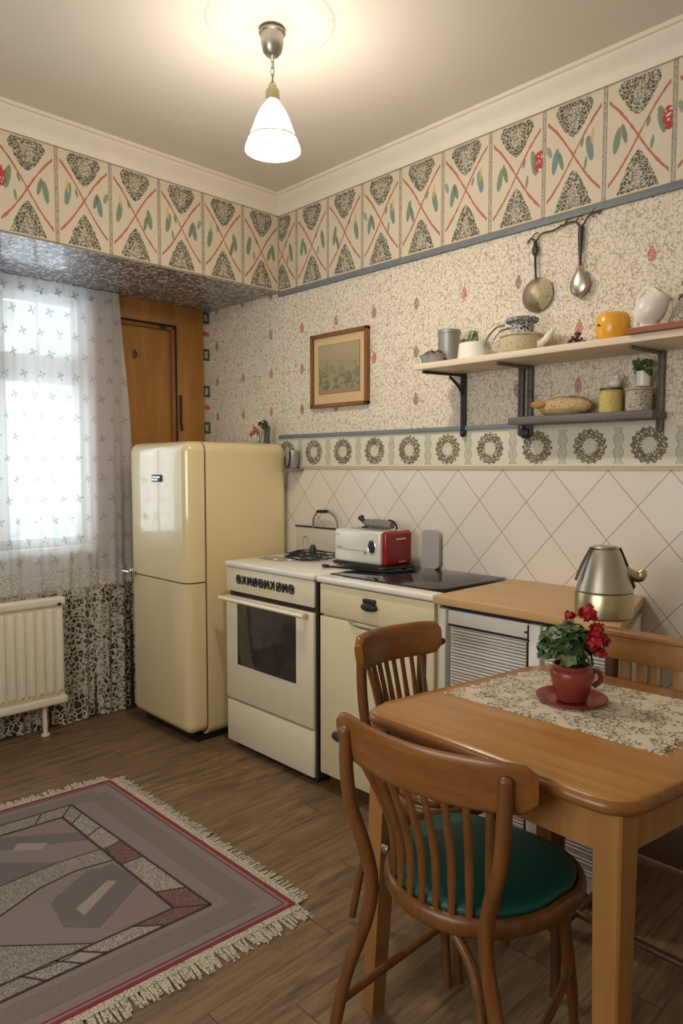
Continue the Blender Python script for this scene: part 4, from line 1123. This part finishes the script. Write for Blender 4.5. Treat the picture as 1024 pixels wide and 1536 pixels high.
# small berry dish
t, _ = pot_at('berry_dish', 'tiny red dish of dark berries between teapot and yellow pot', 'dish', 1.712, -.13, SZ, [(0, 0), (.022, 0), (.036, .012), (.034, .014), (.020, .006), (0, .006)], 'red_plate')
b = BM()
for k in range(22):
    a = rl.uniform(0, 6.28); r = rl.uniform(0, .026); h = .045 * (1 - r / .028) * rl.uniform(.3, 1); sphere(b, (1.712 + r * math.cos(a), -.13 + r * math.sin(a), SZ + .016 + h), .0065, sub=1)
wpart('berries', b, 'wood_dark', t)
t, bd_ = pot_at('yellow_pot', 'round glossy yellow pot on the wall shelf', 'pot', 1.845, -.155, SZ, [(0, 0), (.040, 0), (.049, .015), (.053, .045), (.051, .070), (.044, .084), (.036, .088), (.033, .086), (.036, .080), (0, .076)], 'yellow', 40)
b = BM(); sphere(b, (1.822, -.206, SZ + .048), .004, 1, .5, 1); sphere(b, (1.827, -.206, SZ + .046), .0025, 1, .5, 1); wpart('dark_spot', b, 'wood_dark', t)
# white ceramic jug lying
t = thing('white_jug', 'glossy white tilted ceramic jug right of the yellow pot', 'jug', (1.965, -.17, 1.7125))
jx, jy, jz = 1.965, -.165, 1.7125
b = BM(); Rm = Matrix.Rotation(math.radians(38), 4, 'Y')
lathe(b, [(0, -.045), (.024, -.045), (.040, -.030), (.046, 0), (.040, .030), (.030, .048), (.036, .060), (.032, .060), (.026, .048), (0, .040)], (jx, jy, jz + .060), 32, axis=Rm); wpart('body', b, 'ceramic', t)
b = BM(); lathe(b, [(0, 0), (.040, 0), (.044, .008), (.030, .018), (0, .022)], (jx - .004, jy, jz), 24, sy=.7)
for dx_ in (-.035, -.015): tube(b, [(jx + dx_, jy - .02, jz), (jx + dx_ + .003, jy - .018, jz + .035)], .007, 8)
wpart('foot', b, 'ceramic', t)
b = BM(); tube(b, smooth_path([(jx + .020, jy, jz + .11), (jx - .01, jy, jz + .128), (jx - .035, jy, jz + .105), (jx - .040, jy, jz + .075)], 5), .006, 8); wpart('handle', b, 'ceramic', t)
b = BM(); lathe(b, [(0, 0), (.040, 0), (.036, .03), (.018, .065), (.006, .088), (0, .09)], (2.045, -.13, 1.7125), 9)
one('napkin_cone', 'black and white patterned cloth cone at the right edge of the shelf', 'napkin', b, 'lace_jar', (2.045, -.13, 1.7125))
b = BM()
for k in range(60):
    a = rl.uniform(0, 6.28); r = rl.uniform(0, .04); leaf(b, (2.05 + r * math.cos(a), -.045 + .4 * r * math.sin(a), 1.7125 + rl.uniform(.03, .15)), (rl.uniform(-1, 1), -1, rl.uniform(-.3, 1)), .012)
tube(b, [(2.05, -.045, 1.7125), (2.05, -.045, 1.80)], .003, 6); lathe(b, [(0, 0), (.02, 0), (.022, .03), (0, .03)], (2.05, -.045, 1.7125), 12)
one('dried_bunch', 'dark dried flower bunch at the right end of the wall shelf', 'dried flowers', b, 'grey_plastic', (2.05, -.045, 1.7125), angle=180)
# lower board
LZ = 1.4785
b = BM(); vs = sphere(b, (1.635, -.062, LZ + .030), .034, 3.0, 1.4, 1.05, 3)
for v in vs:
    if v.co.z < LZ: v.co.z = LZ
    v.co.z += .003 * math.sin(v.co.x * 160)
lo_ = thing('bread_loaf', 'long golden crusty loaf on the lower dark board', 'bread', (1.635, -.062, LZ)); wpart('crust', b, 'basket', lo_, angle=80)
b = BM(); sphere(b, (1.555, -.105, LZ + .040), .016, 1.8, .4, .9); wpart('cut_face', b, plain('golden_crust', (.38, .19, .05), .6), lo_)
t = thing('straw_jar', 'yellow grainy jar with white topped lid on the lower board', 'jar', (1.802, -.062, LZ))
b = BM(); lathe(b, [(0, 0), (.036, 0), (.038, .01), (.038, .066), (.034, .074), (0, .074)], (1.802, -.062, LZ), 28); wpart('body', b, 'jar_straw', t)
b = BM(); lathe(b, [(0, .074), (.037, .074), (.037, .080), (0, .081)], (1.802, -.062, LZ), 28); wpart('rim', b, 'wood_dark', t)
b = BM(); sphere(b, (1.812, -.062, LZ + .097), .021, 1, .8, .95); sphere(b, (1.820, -.062, LZ + .116), .011); wpart('lid_knob', b, 'ceramic', t)
t = thing('lace_jar', 'wide white lacy patterned jar on the lower board right end', 'jar', (1.893, -.062, LZ))
b = BM(); lathe(b, [(0, 0), (.038, 0), (.040, .008), (.040, .064), (.044, .068), (.044, .074), (0, .078)], (1.893, -.062, LZ), 28); wpart('body', b, 'lace_jar', t)
b = BM(); lathe(b, [(0, 0), (.021, 0), (.022, .048), (.020, .048), (.018, .01), (0, .008)], (1.905, -.06, LZ + .0785), 24)
cu = thing('cup', 'small white cup standing on the lacy jar lid', 'cup', (1.905, -.06, LZ + .0785)); wpart('body', b, 'ceramic', cu)
b = BM(); tube(b, smooth_path([(1.884, -.06, LZ + .118), (1.866, -.062, LZ + .112), (1.868, -.062, LZ + .095), (1.885, -.06, LZ + .088)], 5), .003, 6); wpart('handle', b, 'ceramic', cu)
b = BM()
for k in range(40): leaf(b, (1.905 + rl.uniform(-.022, .022), -.06 + rl.uniform(-.02, .02), LZ + .115 + rl.uniform(0, .045)), (rl.uniform(-1, 1), -1, rl.uniform(0, 1)), .009)
tube(b, [(1.905, -.06, LZ + .088), (1.905, -.06, LZ + .13)], .002, 5)
one('herb_sprig', 'dark dried herb sprig standing in the small white cup', 'herb', b, 'leaf', (1.905, -.06, LZ + .088), angle=180)

# ------------------------------------------------------------------ utensils on a twisted wire
b = BM()
tube(b, smooth_path([(1.445, -.008, 2.118), (1.462, -.010, 2.133), (1.482, -.012, 2.118), (1.505, -.010, 2.140), (1.55, -.012, 2.140), (1.585, -.010, 2.150), (1.63, -.012, 2.152), (1.657, -.012, 2.130), (1.685, -.010, 2.160), (1.725, -.008, 2.166)], 8), .0032, 8)
for (x, z) in ((1.475, 2.14), (1.60, 2.158), (1.645, 2.158), (1.70, 2.172)): tube(b, smooth_path([(x - .012, -.008, z - .012), (x, -.012, z + .004), (x + .014, -.008, z + .008)], 3), .0022, 6)
for k in range(8): sphere(b, (1.58 + .02 * k, -.010, 2.152 + .006 * (k % 2)), .004, 1.4, .6, .8, 1)
one('wire_branch_hook', 'twisted bare wire branch hook on the wall above the two utensils', 'hook', b, 'wood_dark', (1.58, -.01, 2.118))
la = thing('ladle', 'round brass ladle hanging from the wire hook, left of the spoon', 'ladle', (1.487, -.02, 1.86))
b = BM(); tube(b, smooth_path([(1.482, -.017, 2.115), (1.484, -.018, 2.06), (1.487, -.018, 1.985)], 5), [.006, .0045, .0035], 8); sphere(b, (1.482, -.017, 2.085), .013, 1, .5, 1.6); tube(b, [(1.484, -.018, 2.03), (1.490, -.019, 1.98)], .003, 6); wpart('handle', b, 'dark_iron', la)
b = BM(); lathe(b, [(0, .035), (.03, .031), (.048, .020), (.058, .004), (.062, .0), (.058, -.001), (.045, .014), (.028, .024), (0, .028)], (1.490, -.010, 1.925), 36, axis=Matrix.Rotation(math.pi/2, 4, 'X')); wpart('bowl', b, 'bronze', la)
b = BM(); lathe(b, [(.0, .0355), (.03, .0315), (.048, .0205), (.0585, .0045), (.0625, .0005)], (1.490, -.010, 1.925), 36, cap=False, axis=Matrix.Rotation(math.pi/2, 4, 'X'))
bmesh.ops.delete(b, geom=[v for v in b.verts if v.co.x < 1.502], context='VERTS'); wpart('cream_side', b, 'straw', la)  # cream shell over the right side of the ladle bowl
sp_ = thing('serving_spoon', 'long silvery serving spoon hanging to the right of the ladle', 'spoon', (1.660, -.02, 1.885))
b = BM(); tube(b, [(1.657, -.014, 2.128), (1.657, -.016, 2.09), (1.657, -.016, 2.04), (1.658, -.016, 1.995)], [.010, .010, .007, .004], 10, flat=.6, up=(0, 1, 0)); wpart('handle', b, 'dark_iron', sp_)
b = BM(); sphere(b, (1.660, -.022, 1.930), .038, .95, .38, 1.15, 3)
for v in b.verts:
    if v.co.z > 1.93: v.co.x = 1.660 + (v.co.x - 1.660) * (1 - .75 * ((v.co.z - 1.93) / .05) ** 1.5 if v.co.z < 1.98 else .25); v.co.z += (v.co.z - 1.93) * .35
wpart('bowl', b, 'silver_matte', sp_, angle=80)

# ------------------------------------------------------------------ picture
pc = thing('framed_picture', 'small framed landscape print in a brown wooden frame on the wallpaper', 'picture', (.453, -.01, 1.583))
X0, X1, Z0, Z1 = .262, .645, 1.583, 1.935
b = BM()
for a in ((X0, X1, Z0, Z0 + .018), (X0, X1, Z1 - .018, Z1), (X0, X0 + .018, Z0, Z1), (X1 - .018, X1, Z0, Z1)): box(b, a[0], a[1], -.026, -.001, a[2], a[3], .004, 2)
wpart('frame', b, 'frame_wood', pc)
b = BM(); box(b, X0 + .015, X1 - .015, -.012, -.002, Z0 + .015, Z1 - .015); wpart('mat', b, 'mat_board', pc)
b = BM(); box(b, X0 + .052, X1 - .055, -.0135, -.011, Z0 + .066, Z1 - .058); wpart('print', b, 'picture', pc)
b = BM()
for a in ((X0 + .050, X1 - .053, Z0 + .064, Z0 + .066), (X0 + .05, X1 - .053, Z1 - .058, Z1 - .056), (X0 + .05, X0 + .052, Z0 + .064, Z1 - .056), (X1 - .055, X1 - .053, Z0 + .064, Z1 - .056)): box(b, a[0], a[1], -.0136, -.0115, a[2], a[3])
wpart('mat_line', b, 'frame_wood', pc)

# ------------------------------------------------------------------ flowers on the fridge, holder on the wall
vz = 1.419
t = thing('flower_vase', 'small clear jar with pink and dark dried flowers on the refrigerator top', 'vase', (-.03, -.10, vz))
b = BM(); lathe(b, [(0, 0), (.024, 0), (.028, .012), (.026, .05), (.020, .062), (.022, .066), (.019, .064), (.022, .048), (.022, .012), (0, .006)], (-.045, -.10, vz), 24, cap=False); wpart('jar', b, 'glass', t)
b = BM()
for k in range(16):
    a = rl.uniform(0, 6.28); tube(b, smooth_path([(-.045 + .008 * math.cos(a), -.10 + .008 * math.sin(a), vz + .006), (-.045 + .014 * math.cos(a), -.10 + .014 * math.sin(a), vz + .05), (-.035 + .05 * math.cos(a), -.10 + .03 * math.sin(a), vz + rl.uniform(.07, .12))], 3), .0015, 5)
wpart('stem', b, 'leaf_pale', t)
b = BM()
for (dx_, z_, r) in ((-.055, .055, .013), (-.075, .045, .011), (-.03, .068, .012), (-.045, .080, .011), (-.015, .055, .010)):
    for k in range(10):
        d = Vector((rl.gauss(0, 1), rl.gauss(0, 1), rl.gauss(0, 1))).normalized(); leaf(b, Vector((-.045 + dx_ + .02, -.115, vz + z_)) + d * r * .7, d, r * .6)
wpart('pink_flower', b, 'petal_pink', t, angle=180)
b = BM()
for (dx_, z_, r) in ((.0, .098, .016), (.028, .105, .015), (.045, .088, .013), (.02, .082, .012)):
    for k in range(12):
        d = Vector((rl.gauss(0, 1), rl.gauss(0, 1), rl.gauss(0, 1))).normalized(); leaf(b, Vector((-.045 + dx_ + .01, -.10, vz + z_)) + d * r * .7, d, r * .55)
wpart('dried_flower', b, 'wood_dark', t, angle=180)
b = BM()
for k in range(22):
    x = -.02 + rl.uniform(-.018, .022); tube(b, [(x, -.07 + rl.uniform(-.01, .01), vz), (x + rl.uniform(-.006, .008), -.07, vz + rl.uniform(.07, .115))], .0022, 5)
one('grass_bundle', 'upright bundle of dry grey grass behind the flower jar', 'dried grass', b, 'shelf_grey', (-.02, -.07, vz))
t = thing('wall_holder', 'grey cup in a small wall holder right of the refrigerator', 'holder', (.150, -.045, 1.275))
b = BM(); lathe(b, [(0, 0), (.026, 0), (.034, .03), (.036, .085), (.033, .090), (.030, .085), (.0, .03)], (.150, -.045, 1.292), 24, sy=.9); wpart('cup', b, 'grey_tin', t)
b = BM(); box(b, .112, .19, -.085, -.001, 1.278, 1.290, .004, 2); wpart('ledge', b, 'grey_plastic', t)
b = BM(); tube(b, smooth_path([(.165, -.075, 1.375), (.178, -.085, 1.35), (.170, -.085, 1.31), (.155, -.080, 1.295)], 5), .004, 8); wpart('clip', b, 'black', t)

# ------------------------------------------------------------------ pendant lamp
pl = thing('pendant_lamp', 'lit white glass bell pendant lamp hanging on a chain from the ceiling', 'lamp', (1.081, -.908, 2.29))
lx, ly = 1.081, -.908
b = BM(); lathe(b, [(0, 2.648), (.040, 2.648), (.041, 2.642), (.036, 2.638), (.035, 2.612), (.030, 2.590), (.020, 2.578), (.010, 2.580), (0, 2.585)][::-1], (lx, ly, 0), 36, cap=False); wpart('canopy', b, 'nickel', pl)
b = BM(); z = 2.583; k = 0
while z > 2.500:
    c = Matrix.Translation((lx, ly, z - .012)) @ Matrix.Rotation(math.radians(90 * (k % 2) + 40), 4, 'Z')
    tube(b, [c @ Vector((.0055 * math.cos(a * .5236), 0, .0135 * math.sin(a * .5236))) for a in range(12)], .0014, 6, closed=True, up=(.3, .5, .1)); z -= .0205; k += 1
tube(b, smooth_path([(lx + .003, ly, 2.585), (lx + .004, ly + .003, 2.54), (lx, ly - .002, 2.485)], 4), .0016, 6)
wpart('chain', b, 'nickel', pl)
b = BM(); lathe(b, [(0, 2.492), (.011, 2.492), (.014, 2.486), (.014, 2.476), (.021, 2.472), (.022, 2.462), (.022, 2.442), (.020, 2.440), (0, 2.440)][::-1], (lx, ly, 0), 28, cap=False); wpart('lamp_holder', b, 'brass_steel', pl)
b = BM(); lathe(b, [(.018, 2.447), (.022, 2.437), (.040, 2.412), (.053, 2.385), (.064, 2.355), (.0735, 2.328), (.078, 2.318), (.085, 2.302), (.088, 2.290)], (lx, ly, 0), 48, cap=False); wpart('lamp_shade', b, 'shade_glass', pl)
b = BM(); tube(b, [(lx + .0765 * math.cos(a * .1963), ly + .0765 * math.sin(a * .1963), 2.3235) for a in range(32)], .0022, 6, closed=True); wpart('shade_band', b, 'shelf_pale', pl)
b = BM(); sphere(b, (lx, ly, 2.365), .030, 1, 1, 1.2); lathe(b, [(.013, 2.38), (.013, 2.44)], (lx, ly, 0), 16); wpart('bulb', b, 'bulb', pl)
